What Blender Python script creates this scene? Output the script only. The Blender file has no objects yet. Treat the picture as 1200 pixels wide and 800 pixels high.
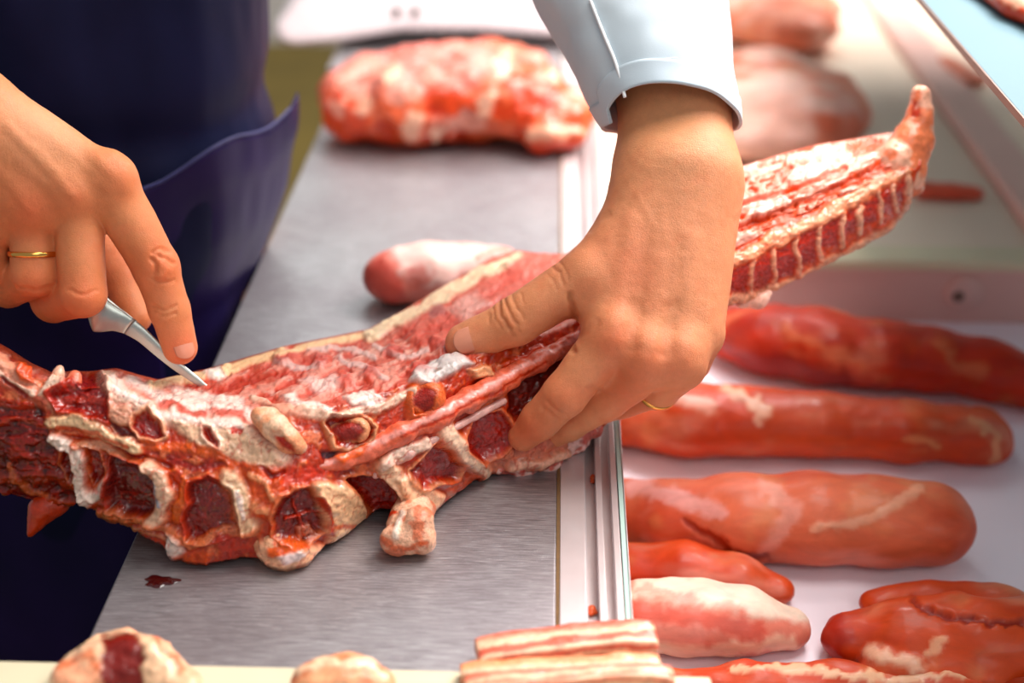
import bpy, math
import numpy as np
from mathutils import Matrix, Vector

C = bpy.context.scene.collection
rng = np.random.default_rng(7)

# ------------------------------------------------------------------ camera
F = 1667.0          # focal length in pixels of a 1200 px wide frame (50 mm on 36 mm)
CAM = np.array([0.0, 0.0, 0.5])     # half a metre above the steel worktop (z = 0)
yv = np.array([63 / F, 883 / F, -1.0]); yv /= np.linalg.norm(yv)
p_ = math.atan(883 / F)
zv = np.array([0.0, math.cos(p_), math.sin(p_)])
zv -= yv * np.dot(zv, yv); zv /= np.linalg.norm(zv)
xv = np.cross(yv, zv)
M = np.array([xv, yv, zv])          # camera axes -> world axes


def P(x, y, d):
    """world point seen at pixel x, y at distance d along the view axis"""
    x = np.asarray(x, float); y = np.asarray(y, float); d = np.asarray(d, float)
    v = np.stack(np.broadcast_arrays(d * (x - 600) / F, d * (400 - y) / F, -d), -1)
    return v @ M.T + CAM


def depth_z(x, y, z):
    c = M[2]
    k = c[0] * (np.asarray(x, float) - 600) / F + c[1] * (400 - np.asarray(y, float)) / F - c[2]
    return (z - CAM[2]) / k


def PZ(x, y, z):
    return P(x, y, depth_z(x, y, z))


def project(v):
    c = (v - CAM) @ M
    d = -c[:, 2]
    return 600 + F * c[:, 0] / d, 400 - F * c[:, 1] / d, d


cd = bpy.data.cameras.new('camera')
cam = bpy.data.objects.new('camera', cd); C.objects.link(cam)
cd.lens = 50.0; cd.sensor_width = 36.0; cd.clip_start = 0.02
mw = Matrix.Identity(4)
for i in range(3):
    for j in range(3):
        mw[i][j] = M[i, j]
    mw[i][3] = CAM[i]
cam.matrix_world = mw
cd.dof.use_dof = True
cd.dof.focus_distance = 0.865
cd.dof.aperture_fstop = 3.0
bpy.context.scene.camera = cam


# ------------------------------------------------------------------ helpers
def lin(c):
    c = np.asarray(c, float) / 255.0
    return np.where(c <= 0.04045, c / 12.92, ((c + 0.055) / 1.055) ** 2.4)


def sstep(a, b, x):
    t = np.clip((x - a) / (b - a), 0, 1)
    return t * t * (3 - 2 * t)


def _hash(ix, iy, iz, seed):
    h = (ix * 374761393 + iy * 668265263 + iz * 2147483647 + seed * 974634777) & 0xffffffff
    h = ((h ^ (h >> 13)) * 1274126177) & 0xffffffff
    h = h ^ (h >> 16)
    return (h & 0xffff) / 65535.0


def vnoise(p, seed=0):
    p = np.asarray(p, float)
    i = np.floor(p).astype(np.int64); f = p - i
    f = f * f * (3 - 2 * f)
    out = 0
    for dx in (0, 1):
        wx = f[..., 0] if dx else 1 - f[..., 0]
        for dy in (0, 1):
            wy = f[..., 1] if dy else 1 - f[..., 1]
            for dz in (0, 1):
                wz = f[..., 2] if dz else 1 - f[..., 2]
                out = out + wx * wy * wz * _hash(i[..., 0] + dx, i[..., 1] + dy, i[..., 2] + dz, seed)
    return out


def fbm(p, octv=4, seed=0):
    s = 0; a = 0.5; t = 0
    p = np.asarray(p, float)
    for o in range(octv):
        s = s + a * vnoise(p * (2 ** o) + 17.3 * o, seed + o); t += a; a *= 0.5
    return s / t


def tag(o, label=None, cat=None, group=None, kind=None):
    if label: o['label'] = label
    if cat: o['category'] = cat
    if group: o['group'] = group
    if kind: o['kind'] = kind
    return o


def mesh_obj(name, verts, faces, mat=None, parent=None, col=None, smooth=True, nrm=None):
    me = bpy.data.meshes.new(name)
    verts = np.asarray(verts, np.float32)
    if isinstance(faces, np.ndarray):
        n = len(faces); k = faces.shape[1]
        me.vertices.add(len(verts)); me.vertices.foreach_set('co', verts.ravel())
        me.loops.add(n * k); me.loops.foreach_set('vertex_index', faces.astype(np.int32).ravel())
        me.polygons.add(n)
        me.polygons.foreach_set('loop_start', np.arange(0, n * k, k, dtype=np.int32))
        me.update(calc_edges=True)
    else:
        me.from_pydata([tuple(map(float, v)) for v in verts], [], faces)
        me.update()
    me.validate()
    me.polygons.foreach_set('use_smooth', [smooth] * len(me.polygons))
    if col is not None:
        a = me.color_attributes.new('Col', 'FLOAT_COLOR', 'POINT')
        c4 = np.ones((len(verts), 4), np.float32); c4[:, :3] = col
        a.data.foreach_set('color', c4.ravel())
    if nrm is not None: me.normals_split_custom_set_from_vertices([tuple(map(float, q)) for q in nrm])
    if mat: me.materials.append(mat)
    o = bpy.data.objects.new(name, me); C.objects.link(o)
    if parent: o.parent = parent
    return o


def empty(name, loc=(0, 0, 0)):
    o = bpy.data.objects.new(name, None); C.objects.link(o)
    o.location = loc; o.empty_display_size = 0.03
    return o


def adopt(o, root):
    """parent o to root keeping its world place"""
    o.parent = root
    o.matrix_parent_inverse = Matrix.Translation(root.location).inverted()
    return o


def solid(o, t, off=-1.0):
    m = o.modifiers.new('thickness', 'SOLIDIFY'); m.thickness = t; m.offset = off
    return o


def bev(o, w=0.002, n=3):
    m = o.modifiers.new('bevel', 'BEVEL'); m.width = w; m.segments = n; m.limit_method = 'ANGLE'
    return o


def box_mesh(lo, hi):
    x0, y0, z0 = lo; x1, y1, z1 = hi
    v = [(x0, y0, z0), (x1, y0, z0), (x1, y1, z0), (x0, y1, z0), (x0, y0, z1), (x1, y0, z1), (x1, y1, z1), (x0, y1, z1)]
    f = [(0, 3, 2, 1), (4, 5, 6, 7), (0, 1, 5, 4), (1, 2, 6, 5), (2, 3, 7, 6), (3, 0, 4, 7)]
    return v, f


def box(name, lo, hi, mat, parent=None, b=0.0):
    v, f = box_mesh(lo, hi)
    o = mesh_obj(name, v, f, mat, None, smooth=False)
    if parent: adopt(o, parent)
    if b: bev(o, b)
    return o


def vnormals(v, f):
    a = v[f[:, 0]]; b = v[f[:, 1]]; c = v[f[:, 2]]
    n = np.cross(b - a, c - a)
    if f.shape[1] == 4:
        n = np.cross(v[f[:, 2]] - a, v[f[:, 3]] - b)
    out = np.zeros_like(v)
    for k in range(f.shape[1]):
        for ax in range(3):
            out[:, ax] += np.bincount(f[:, k], n[:, ax], len(v))
    l = np.linalg.norm(out, axis=1, keepdims=True)
    return out / np.maximum(l, 1e-12)


# ---- implicit surfaces: blended tapered limbs, meshed with surface nets
class Field:
    def __init__(self, lo, hi, h):
        self.lo = np.array(lo, float); self.h = h
        self.n = np.ceil((np.array(hi) - self.lo) / h).astype(int) + 1
        self.f = np.full(self.n, 0.03, np.float32)

    def sl(self, lo, hi):
        a = np.clip(np.floor((lo - self.lo) / self.h).astype(int), 0, self.n)
        b = np.clip(np.ceil((hi - self.lo) / self.h).astype(int) + 1, 0, self.n)
        if np.any(b <= a): return None, None
        g = [self.lo[i] + self.h * np.arange(a[i], b[i]) for i in range(3)]
        X, Y, Z = np.meshgrid(*g, indexing='ij')
        return tuple(slice(a[i], b[i]) for i in range(3)), np.stack([X, Y, Z], -1)

    def cone(self, a, b, ra, rb, k=0.008, cut=False, squash=None):
        a = np.asarray(a, float); b = np.asarray(b, float)
        pad = max(ra, rb) + k + 3 * self.h
        s, p = self.sl(np.minimum(a, b) - pad, np.maximum(a, b) + pad)
        if s is None: return
        ba = b - a; L = max(np.dot(ba, ba), 1e-12)
        t = np.clip(((p - a) @ ba) / L, 0, 1)
        q = p - a - t[..., None] * ba
        if squash is not None:       # (axis, factor): thinner along an axis
            ax, fac = squash
            ax = ax / np.linalg.norm(ax)
            q = q + np.einsum('...i,i->...', q, ax)[..., None] * ax * (1 / fac - 1)
        d = np.linalg.norm(q, axis=-1) - (ra + (rb - ra) * t)
        f = self.f[s]
        if cut:
            d = -d
            hh = np.clip(0.5 - 0.5 * (d - f) / k * -1, 0, 1)
            hh = np.clip(0.5 + 0.5 * (d - f) / k, 0, 1)
            self.f[s] = f * (1 - hh) + d * hh + k * hh * (1 - hh)
        else:
            hh = np.clip(0.5 + 0.5 * (f - d) / k, 0, 1)
            self.f[s] = f * (1 - hh) + d * hh - k * hh * (1 - hh)

    def mesh(self):
        f = self.f; ins = f < 0
        c = np.zeros(tuple(self.n - 1), np.int8)
        for i in (0, 1):
            for j in (0, 1):
                for k in (0, 1):
                    c += ins[i:self.n[0] - 1 + i, j:self.n[1] - 1 + j, k:self.n[2] - 1 + k]
        act = (c > 0) & (c < 8)
        I = np.stack(np.nonzero(act), -1)
        idx = np.full(c.shape, -1, np.int32); idx[act] = np.arange(len(I))
        acc = np.zeros((len(I), 3)); cnt = np.zeros(len(I))
        cs = [(i, j, k) for i in (0, 1) for j in (0, 1) for k in (0, 1)]
        for a in cs:
            for ax in range(3):
                if a[ax] == 0:
                    b = list(a); b[ax] = 1
                    fa = f[I[:, 0] + a[0], I[:, 1] + a[1], I[:, 2] + a[2]]
                    fb = f[I[:, 0] + b[0], I[:, 1] + b[1], I[:, 2] + b[2]]
                    m = (fa < 0) != (fb < 0)
                    t = np.where(m, fa / np.where(m, fa - fb, 1), 0)
                    pos = np.tile(np.array(a, float), (len(I), 1)); pos[:, ax] += t
                    acc += pos * m[:, None]; cnt += m
        v = self.lo + self.h * (I + acc / cnt[:, None])
        faces = []
        for ax in range(3):
            u, w = (ax + 1) % 3, (ax + 2) % 3
            sa = [slice(None)] * 3; sb = [slice(None)] * 3
            sa[ax] = slice(0, -1); sb[ax] = slice(1, None)
            A = ins[tuple(sa)]; B = ins[tuple(sb)]
            for sgn, m in ((1, A & ~B), (-1, ~A & B)):
                e = np.stack(np.nonzero(m), -1)
                ok = (e[:, u] > 0) & (e[:, w] > 0) & (e[:, u] < self.n[u] - 1) & (e[:, w] < self.n[w] - 1)
                e = e[ok]
                q = []
                for du, dw in ((1, 1), (0, 1), (0, 0), (1, 0)):
                    g = e.copy(); g[:, u] -= du; g[:, w] -= dw
                    q.append(idx[g[:, 0], g[:, 1], g[:, 2]])
                q = np.stack(q, -1)
                if sgn < 0: q = q[:, ::-1]
                faces.append(q)
        F_ = np.concatenate(faces)
        F_ = F_[(F_ >= 0).all(1)]
        return v, F_


def seg_dist(px, py, pts):
    """distance in the plane to a polyline and the position along it 0..1"""
    pts = np.asarray(pts, float)
    best = np.full(px.shape, 1e9); par = np.zeros(px.shape)
    n = len(pts) - 1
    for i in range(n):
        a = pts[i]; b = pts[i + 1]; ba = b - a
        L = max((ba ** 2).sum(), 1e-9)
        t = np.clip(((px - a[0]) * ba[0] + (py - a[1]) * ba[1]) / L, 0, 1)
        d = np.hypot(px - a[0] - t * ba[0], py - a[1] - t * ba[1])
        m = d < best
        best = np.where(m, d, best); par = np.where(m, (i + t) / n, par)
    return best, par


def in_poly(px, py, pts):
    pts = np.asarray(pts, float); c = np.zeros(px.shape, bool)
    j = len(pts) - 1
    for i in range(len(pts)):
        xi, yi = pts[i]; xj, yj = pts[j]
        m = ((yi > py) != (yj > py)) & (px < (xj - xi) * (py - yi) / (yj - yi + 1e-12) + xi)
        c ^= m; j = i
    return c


class Brush:
    """lays the natural colour patches and relief of a piece on its own vertices"""
    def __init__(self, v, f, base, warp=3.0, wscale=12.0, seed=0):
        self.v = v; self.f = f; self.n = vnormals(v, f)
        self.x, self.y, self.d = project(v)
        q = np.stack([self.x / wscale, self.y / wscale, np.zeros_like(self.x)], -1)
        self.wx = self.x + warp * 2 * (fbm(q, 3, seed) - 0.5) * 2
        self.wy = self.y + warp * 2 * (fbm(q + 31, 3, seed + 5) - 0.5) * 2
        self.face = ((CAM - v) * self.n).sum(1) > -0.02 * 0
        self.col = np.tile(lin(base), (len(v), 1)); self.disp = np.zeros(len(v))

    def apply(self, m, col, h):
        if col is not None:
            self.col = self.col * (1 - m[:, None]) + lin(col) * m[:, None]
        if h: self.disp += h * m

    def line(self, pts, w, col=None, h=0, amt=1.0, soft=0.5, warp=True, taper=0.0):
        x, y = (self.wx, self.wy) if warp else (self.x, self.y)
        dd, t = seg_dist(x, y, pts)
        ww = w * (1 - taper * t)
        m = amt * (1 - sstep(ww * (1 - soft), ww * (1 + soft), dd)) * self.face
        self.apply(m, col, h)

    def poly(self, pts, col=None, h=0, amt=1.0, soft=3.0, warp=True):
        x, y = (self.wx, self.wy) if warp else (self.x, self.y)
        dd, _ = seg_dist(x, y, list(pts) + [pts[0]])
        sd = np.where(in_poly(x, y, pts), -dd, dd)
        m = amt * (1 - sstep(-soft, soft, sd)) * self.face
        self.apply(m, col, h)

    def dots(self, scale, thr, col=None, h=0, amt=1.0, seed=0, stretch=(1, 1, 1), width=0.12, mask=None):
        q = self.v / scale * np.array(stretch)
        m = sstep(thr, thr + width, fbm(q, 3, seed)) * amt
        if mask is not None: m = m * mask
        self.apply(m, col, h)

    def done(self):
        self.v = self.v + self.n * self.disp[:, None]
        return self


# ------------------------------------------------------------------ materials
def mat(name):
    m = bpy.data.materials.new(name); m.use_nodes = True
    nt = m.node_tree; b = nt.nodes['Principled BSDF']
    return m, nt, b


def node(nt, t, **kw):
    n = nt.nodes.new(t)
    for k, v in kw.items(): setattr(n, k, v)
    return n


def plain(name, col, rough=0.5, metal=0.0, noise=0.0, nscale=20.0, bump=0.0, bscale=200.0, coat=0.0, spec=0.5):
    m, nt, b = mat(name)
    b.inputs['Roughness'].default_value = rough; b.inputs['Metallic'].default_value = metal
    b.inputs['Coat Weight'].default_value = coat; b.inputs['Specular IOR Level'].default_value = spec
    c = list(lin(col)) + [1]
    tc = node(nt, 'ShaderNodeTexCoord')
    nz = node(nt, 'ShaderNodeTexNoise'); nz.inputs['Scale'].default_value = nscale; nz.inputs['Detail'].default_value = 5
    nt.links.new(tc.outputs['Object'], nz.inputs['Vector'])
    mx = node(nt, 'ShaderNodeMix', data_type='RGBA')
    mx.inputs[6].default_value = [x * (1 - noise) for x in c[:3]] + [1]
    mx.inputs[7].default_value = [min(1, x * (1 + noise)) for x in c[:3]] + [1]
    nt.links.new(nz.outputs['Fac'], mx.inputs[0]); nt.links.new(mx.outputs[2], b.inputs['Base Color'])
    if bump:
        n2 = node(nt, 'ShaderNodeTexNoise'); n2.inputs['Scale'].default_value = bscale
        nt.links.new(tc.outputs['Object'], n2.inputs['Vector'])
        bp = node(nt, 'ShaderNodeBump'); bp.inputs['Strength'].default_value = bump; bp.inputs['Distance'].default_value = 0.001
        nt.links.new(n2.outputs['Fac'], bp.inputs['Height']); nt.links.new(bp.outputs['Normal'], b.inputs['Normal'])
    return m


def attr_mat(name, rough=0.35, sss=0.15, var=0.25, vscale=150, bump=0.3, bscale=300, stretch=(1, 1, 1), coat=0.0,
             rad=(1.0, 0.3, 0.15), scale=0.004, roughvar=0.15, spec=0.4, dist=0.001, sat=1.07, val=.92):
    m, nt, b = mat(name)
    at = node(nt, 'ShaderNodeAttribute', attribute_name='Col')
    tc = node(nt, 'ShaderNodeTexCoord')
    mp = node(nt, 'ShaderNodeMapping'); mp.inputs['Scale'].default_value = stretch
    nt.links.new(tc.outputs['Object'], mp.inputs['Vector'])
    nz = node(nt, 'ShaderNodeTexNoise'); nz.inputs['Scale'].default_value = vscale; nz.inputs['Detail'].default_value = 6
    nz.inputs['Roughness'].default_value = 0.65; nz.inputs['Distortion'].default_value = 0.6
    nt.links.new(mp.outputs['Vector'], nz.inputs['Vector'])
    mr = node(nt, 'ShaderNodeMapRange'); mr.inputs[1].default_value = 0.3; mr.inputs[2].default_value = 0.7
    mr.inputs[3].default_value = 1 - var; mr.inputs[4].default_value = 1 + var
    nt.links.new(nz.outputs['Fac'], mr.inputs[0])
    vm = node(nt, 'ShaderNodeVectorMath', operation='SCALE')
    nt.links.new(at.outputs['Color'], vm.inputs[0]); nt.links.new(mr.outputs[0], vm.inputs['Scale'])
    hs = node(nt, 'ShaderNodeHueSaturation'); hs.inputs['Saturation'].default_value = sat; hs.inputs['Value'].default_value = val
    nt.links.new(vm.outputs[0], hs.inputs['Color']); nt.links.new(hs.outputs['Color'], b.inputs['Base Color'])
    b.inputs['Subsurface Weight'].default_value = sss
    b.inputs['Subsurface Radius'].default_value = rad
    b.inputs['Subsurface Scale'].default_value = scale
    b.inputs['Coat Weight'].default_value = coat; b.inputs['Coat Roughness'].default_value = 0.12
    b.inputs['Specular IOR Level'].default_value = spec
    r2 = node(nt, 'ShaderNodeMapRange'); r2.inputs[1].default_value = 0.3; r2.inputs[2].default_value = 0.7
    r2.inputs[3].default_value = rough - roughvar; r2.inputs[4].default_value = rough + roughvar
    nt.links.new(nz.outputs['Fac'], r2.inputs[0]); nt.links.new(r2.outputs[0], b.inputs['Roughness'])
    n2 = node(nt, 'ShaderNodeTexNoise'); n2.inputs['Scale'].default_value = bscale; n2.inputs['Detail'].default_value = 5
    nt.links.new(mp.outputs['Vector'], n2.inputs['Vector'])
    bp = node(nt, 'ShaderNodeBump'); bp.inputs['Strength'].default_value = bump; bp.inputs['Distance'].default_value = dist
    nt.links.new(n2.outputs['Fac'], bp.inputs['Height']); nt.links.new(bp.outputs['Normal'], b.inputs['Normal'])
    return m


M_meat = attr_mat('wet_raw_meat', rough=0.38, sss=0.10, var=0.28, vscale=210, bump=0.4, bscale=380, coat=0.3, dist=0.0009, spec=.4)
M_top = attr_mat('marbled_loin_meat', rough=0.42, sss=0.14, var=0.16, vscale=150, bump=0.18, bscale=260, coat=0.12, dist=0.0006, spec=.4)
M_marrow = attr_mat('red_marrow', rough=0.3, sss=0.05, var=0.4, vscale=420, bump=0.7, bscale=520, coat=0.6, dist=0.0008, spec=.4)
M_fat = attr_mat('smooth_fat', rough=0.45, sss=0.2, var=0.08, vscale=120, bump=0.15, bscale=300, coat=0.1)
M_bone = attr_mat('sawn_bone', rough=0.4, sss=0.1, var=0.35, vscale=500, bump=0.8, bscale=800, coat=0.15, dist=0.0008)
M_loin = attr_mat('smooth_raw_loin', rough=0.5, sss=0.15, var=0.16, vscale=70, bump=0.4, bscale=140, coat=0.08, stretch=(.5, 1, 1), spec=.35)


def skin_mat():
    m = attr_mat('skin', rough=0.46, sss=0.22, var=0.06, vscale=220, bump=0.35, bscale=800, scale=0.006, roughvar=0.06, spec=0.35, dist=0.0006, sat=1.05, val=.97)
    nt = m.node_tree; b = nt.nodes['Principled BSDF']
    # fine skin lines on top of pores
    tc = [n for n in nt.nodes if n.type == 'TEX_COORD'][0]
    vo = node(nt, 'ShaderNodeTexVoronoi', feature='DISTANCE_TO_EDGE'); vo.inputs['Scale'].default_value = 650
    mp = node(nt, 'ShaderNodeMapping'); mp.inputs['Rotation'].default_value = (0.3, 0.5, 0.4); mp.inputs['Scale'].default_value = (1, 1, 2.2)
    nt.links.new(tc.outputs['Object'], mp.inputs['Vector']); nt.links.new(mp.outputs['Vector'], vo.inputs['Vector'])
    mr = node(nt, 'ShaderNodeMapRange'); mr.inputs[1].default_value = 0; mr.inputs[2].default_value = 0.12
    nt.links.new(vo.outputs['Distance'], mr.inputs[0])
    bp = node(nt, 'ShaderNodeBump'); bp.inputs['Strength'].default_value = 0.34; bp.inputs['Distance'].default_value = 0.0004
    old = [n for n in nt.nodes if n.type == 'BUMP' and n != bp][0]
    nt.links.new(mr.outputs[0], bp.inputs['Height']); nt.links.new(old.outputs['Normal'], bp.inputs['Normal'])
    nt.links.new(bp.outputs['Normal'], b.inputs['Normal'])
    return m


M_skin = skin_mat()
M_nail = plain('fingernail', (206, 132, 104), 0.35, noise=0.08, nscale=300)
M_gold = plain('gold', (235, 175, 90), 0.2, 1.0, noise=0.05)
M_white = plain('white_enamelled_metal', (228, 214, 216), 0.35, noise=0.06, nscale=30, bump=0.1)
M_alu = plain('pale_aluminium', (215, 205, 205), 0.35, 0.5, noise=0.08, nscale=60, bump=0.1)
M_tray = plain('white_tray', (242, 232, 242), 0.4, noise=0.03, nscale=12)
M_cream = plain('cream_plastic', (214, 204, 172), 0.45, noise=0.05, nscale=20)
M_beige = plain('beige_casing', (226, 206, 186), 0.45, noise=0.06, nscale=10)
M_pinkwall = plain('pinkish_metal', (222, 178, 168), 0.4, noise=0.05, nscale=20)
M_dark = plain('dark_rubber', (30, 22, 20), 0.7)
M_screw = plain('dull_screw', (120, 95, 85), 0.4, 0.6)
M_floor = plain('olive_floor', (112, 92, 30), 0.6, noise=0.35, nscale=6)
M_wall = plain('grey_wall', (190, 185, 180), 0.8, noise=0.05, nscale=4)
M_blue = plain('pale_blue_panel', (92, 122, 132), 0.6, 0.0, noise=0.04, nscale=20, bump=0.05, spec=.2)
M_glassy = plain('greenish_glass_edge', (176, 205, 195), 0.15, noise=0.05)
M_grime = plain('rusty_grime', (110, 80, 45), 0.8, noise=0.5, nscale=400)


def steel_mat():
    m, nt, b = mat('brushed_steel')
    tc = node(nt, 'ShaderNodeTexCoord')
    mp = node(nt, 'ShaderNodeMapping'); mp.inputs['Rotation'].default_value = (0, 0, math.radians(-14)); mp.inputs['Scale'].default_value = (22, 620, 1)
    nt.links.new(tc.outputs['Object'], mp.inputs['Vector'])
    nz = node(nt, 'ShaderNodeTexNoise'); nz.inputs['Scale'].default_value = 2.2; nz.inputs['Detail'].default_value = 6; nz.inputs['Roughness'].default_value = 0.7
    nz.inputs['Distortion'].default_value = 0.3
    nt.links.new(mp.outputs['Vector'], nz.inputs['Vector'])
    mpb = node(nt, 'ShaderNodeMapping'); mpb.inputs['Rotation'].default_value = (0, 0, math.radians(-38)); mpb.inputs['Scale'].default_value = (60, 1100, 1)
    nt.links.new(tc.outputs['Object'], mpb.inputs['Vector'])
    nzb = node(nt, 'ShaderNodeTexNoise'); nzb.inputs['Scale'].default_value = 1.5; nzb.inputs['Detail'].default_value = 3; nt.links.new(mpb.outputs['Vector'], nzb.inputs['Vector'])
    scr = node(nt, 'ShaderNodeMapRange'); scr.inputs[1].default_value = .62; scr.inputs[2].default_value = .72; scr.inputs[4].default_value = .30
    nt.links.new(nzb.outputs['Fac'], scr.inputs[0])
    addn = node(nt, 'ShaderNodeMath', operation='ADD'); nt.links.new(nz.outputs['Fac'], addn.inputs[0]); nt.links.new(scr.outputs[0], addn.inputs[1])
    big = node(nt, 'ShaderNodeTexNoise'); big.inputs['Scale'].default_value = 9; big.inputs['Detail'].default_value = 4
    nt.links.new(tc.outputs['Object'], big.inputs['Vector'])
    cr = node(nt, 'ShaderNodeValToRGB')
    cr.color_ramp.elements[0].position = 0.32; cr.color_ramp.elements[0].color = (*lin((126, 121, 123)), 1)
    cr.color_ramp.elements[1].position = 0.72; cr.color_ramp.elements[1].color = (*lin((205, 205, 208)), 1)
    nt.links.new(addn.outputs[0], cr.inputs['Fac'])
    mx = node(nt, 'ShaderNodeMix', data_type='RGBA', blend_type='MULTIPLY'); mx.inputs[0].default_value = 0.5
    c2 = node(nt, 'ShaderNodeValToRGB')
    c2.color_ramp.elements[0].position = 0.3; c2.color_ramp.elements[0].color = (*lin((205, 190, 195)), 1)
    c2.color_ramp.elements[1].position = 0.65; c2.color_ramp.elements[1].color = (1, 1, 1, 1)
    nt.links.new(big.outputs['Fac'], c2.inputs['Fac'])
    nt.links.new(cr.outputs['Color'], mx.inputs[6]); nt.links.new(c2.outputs['Color'], mx.inputs[7])
    nt.links.new(mx.outputs[2], b.inputs['Base Color'])
    b.inputs['Metallic'].default_value = 0.75
    mr = node(nt, 'ShaderNodeMapRange'); mr.inputs[3].default_value = 0.28; mr.inputs[4].default_value = 0.5
    nt.links.new(nz.outputs['Fac'], mr.inputs[0]); nt.links.new(mr.outputs[0], b.inputs['Roughness'])
    bp = node(nt, 'ShaderNodeBump'); bp.inputs['Strength'].default_value = 0.35; bp.inputs['Distance'].default_value = 0.0006
    nt.links.new(addn.outputs[0], bp.inputs['Height']); nt.links.new(bp.outputs['Normal'], b.inputs['Normal'])
    return m


M_steel = steel_mat()
M_blade = plain('knife_steel', (180, 188, 182), 0.33, 0.85, noise=0.12, nscale=120, bump=0.1, bscale=300)


def cloth_mat(name, c0, c1, rough=0.85, weave=1500, big=9, sheen=0.2):
    m, nt, b = mat(name)
    tc = node(nt, 'ShaderNodeTexCoord')
    nz = node(nt, 'ShaderNodeTexNoise'); nz.inputs['Scale'].default_value = big; nz.inputs['Detail'].default_value = 6
    nt.links.new(tc.outputs['Object'], nz.inputs['Vector'])
    mx = node(nt, 'ShaderNodeMix', data_type='RGBA')
    mx.inputs[6].default_value = (*lin(c0), 1); mx.inputs[7].default_value = (*lin(c1), 1)
    mr = node(nt, 'ShaderNodeMapRange'); mr.inputs[1].default_value = 0.35; mr.inputs[2].default_value = 0.65
    nt.links.new(nz.outputs['Fac'], mr.inputs[0]); nt.links.new(mr.outputs[0], mx.inputs[0])
    nt.links.new(mx.outputs[2], b.inputs['Base Color'])
    b.inputs['Roughness'].default_value = rough; b.inputs['Sheen Weight'].default_value = sheen
    b.inputs['Specular IOR Level'].default_value = .5 if sheen else .16
    n2 = node(nt, 'ShaderNodeTexNoise'); n2.inputs['Scale'].default_value = weave
    nt.links.new(tc.outputs['Object'], n2.inputs['Vector'])
    bp = node(nt, 'ShaderNodeBump'); bp.inputs['Strength'].default_value = 0.2; bp.inputs['Distance'].default_value = 0.0003
    nt.links.new(n2.outputs['Fac'], bp.inputs['Height']); nt.links.new(bp.outputs['Normal'], b.inputs['Normal'])
    return m


M_coat = cloth_mat('pale_coat_cloth', (186, 202, 212), (202, 214, 220))
M_seam = plain('coat_thread', (236, 240, 242), 0.8)
M_apron = cloth_mat('navy_apron_cloth', (5, 11, 44), (13, 18, 54), rough=0.62, big=14, sheen=0.0)
M_apron2 = cloth_mat('navy_apron_pocket_cloth', (20, 13, 56), (32, 18, 68), rough=0.5, big=12, sheen=0.0)
M_trim = cloth_mat('blue_apron_edge', (6, 10, 84), (12, 16, 100), rough=0.6)

# ------------------------------------------------------------------ the worktop and rails
XL = PZ(238, 452, 0)[0]      # left edge of the steel plate
XR = PZ(652, 730, 0)[0]      # right edge
Y0 = PZ(400, 787, 0)[1]; Y1 = PZ(500, 62, 0)[1]
table = empty('steel_worktop', ((XL + XR) / 2, (Y0 + Y1) / 2, -0.03))
tag(table, 'long scratched brushed steel worktop lying under the large pork backbone', 'worktop')
top = box('steel_plate', (XL, Y0, -0.006), (XR, Y1, 0.0), M_steel, table, 0.0015)
box('support_frame', (XL + 0.012, Y0 + 0.01, -0.03), (XR, Y1 - 0.01, -0.0065), M_dark, table, 0.002)
# slender legs down to the floor
for lx in (XL + 0.03, XR - 0.03):
    for ly in (Y0 + 0.03, Y1 - 0.04):
        box('leg', (lx - 0.012, ly - 0.012, -0.8), (lx + 0.012, ly + 0.012, -0.0305), M_alu, table, 0.002)
box('seam', (XR - 0.0004, Y0, -0.003), (XR + 0.0016, Y1, 0.0004), M_grime, table)


def px_at(x, y=700):
    return PZ(x, y, 0)[0]


rail = empty('sliding_track', (px_at(700), (Y0 + Y1) / 2, -0.03))
tag(rail, 'white aluminium double sliding-door track between the steel worktop and the meat tray', 'rail')
xa, xb, xc, xd, xe, xf, xg = [px_at(v) for v in (656, 689, 702, 710, 722, 730, 738)]
Yr0 = PZ(700, 735, 0)[1]
prof = [(xa, -0.02), (xa, 0.001), (xb - 0.001, 0.001), (xb, 0.0), (xb, -0.006), (xc, -0.006), (xc, 0.003), (xd, 0.003), (xd, -0.006),
        (xe, -0.006), (xe, 0.003), (xf, 0.003)]
prof += [(xf, -0.004), (xf + 0.0045, -0.004), (xf + 0.0045, 0.004), (xg, 0.004), (xg, -0.02)]
pv = []; n = len(prof)
for yy in (Yr0, Y1 - 0.02):
    pv += [(a, yy, b) for a, b in prof]
pf = [(i, i + n, (i + 1) % n + n, (i + 1) % n) for i in range(n)] + [tuple(range(n)), tuple(range(2 * n - 1, n - 1, -1))]
o = adopt(mesh_obj('track_profile', pv, pf, M_alu, None, smooth=False), rail); bev(o, 0.0006, 2)
box('glass_strip', (xf + 0.0008, Yr0 + 0.004, -0.0038), (xf + 0.0036, Y1 - 0.03, 0.003), M_glassy, rail)

# supports under the rail
box('track_support', (xa + 0.004, Yr0 + 0.02, -0.17), (xg - 0.003, Y1 - 0.04, -0.0202), M_beige, rail)

# ------------------------------------------------------------------ lower display tray at the right
ZT = -0.10
Ytb = PZ(1000, 375, ZT)[1]      # back wall of the near tray
XTR = PZ(1290, 400, ZT)[0] + 0.12
tray = empty('display_tray', (0.45, 0.7, ZT - 0.01))
tag(tray, 'white display tray with a pinkish back wall, holding the row of tenderloins', 'tray')
xt0 = xg + 0.003
box('tray_floor', (xt0, 0.30, ZT - 0.006), (XTR, Ytb, ZT), M_tray, tray, 0.001)
box('back_wall', (xt0, Ytb, ZT - 0.006), (XTR, Ytb + 0.012, -0.047), M_pinkwall, tray, 0.002)
box('rim', (xt0, Ytb - 0.006, -0.047), (XTR, Ytb + 0.03, -0.036), M_cream, tray, 0.004)
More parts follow.
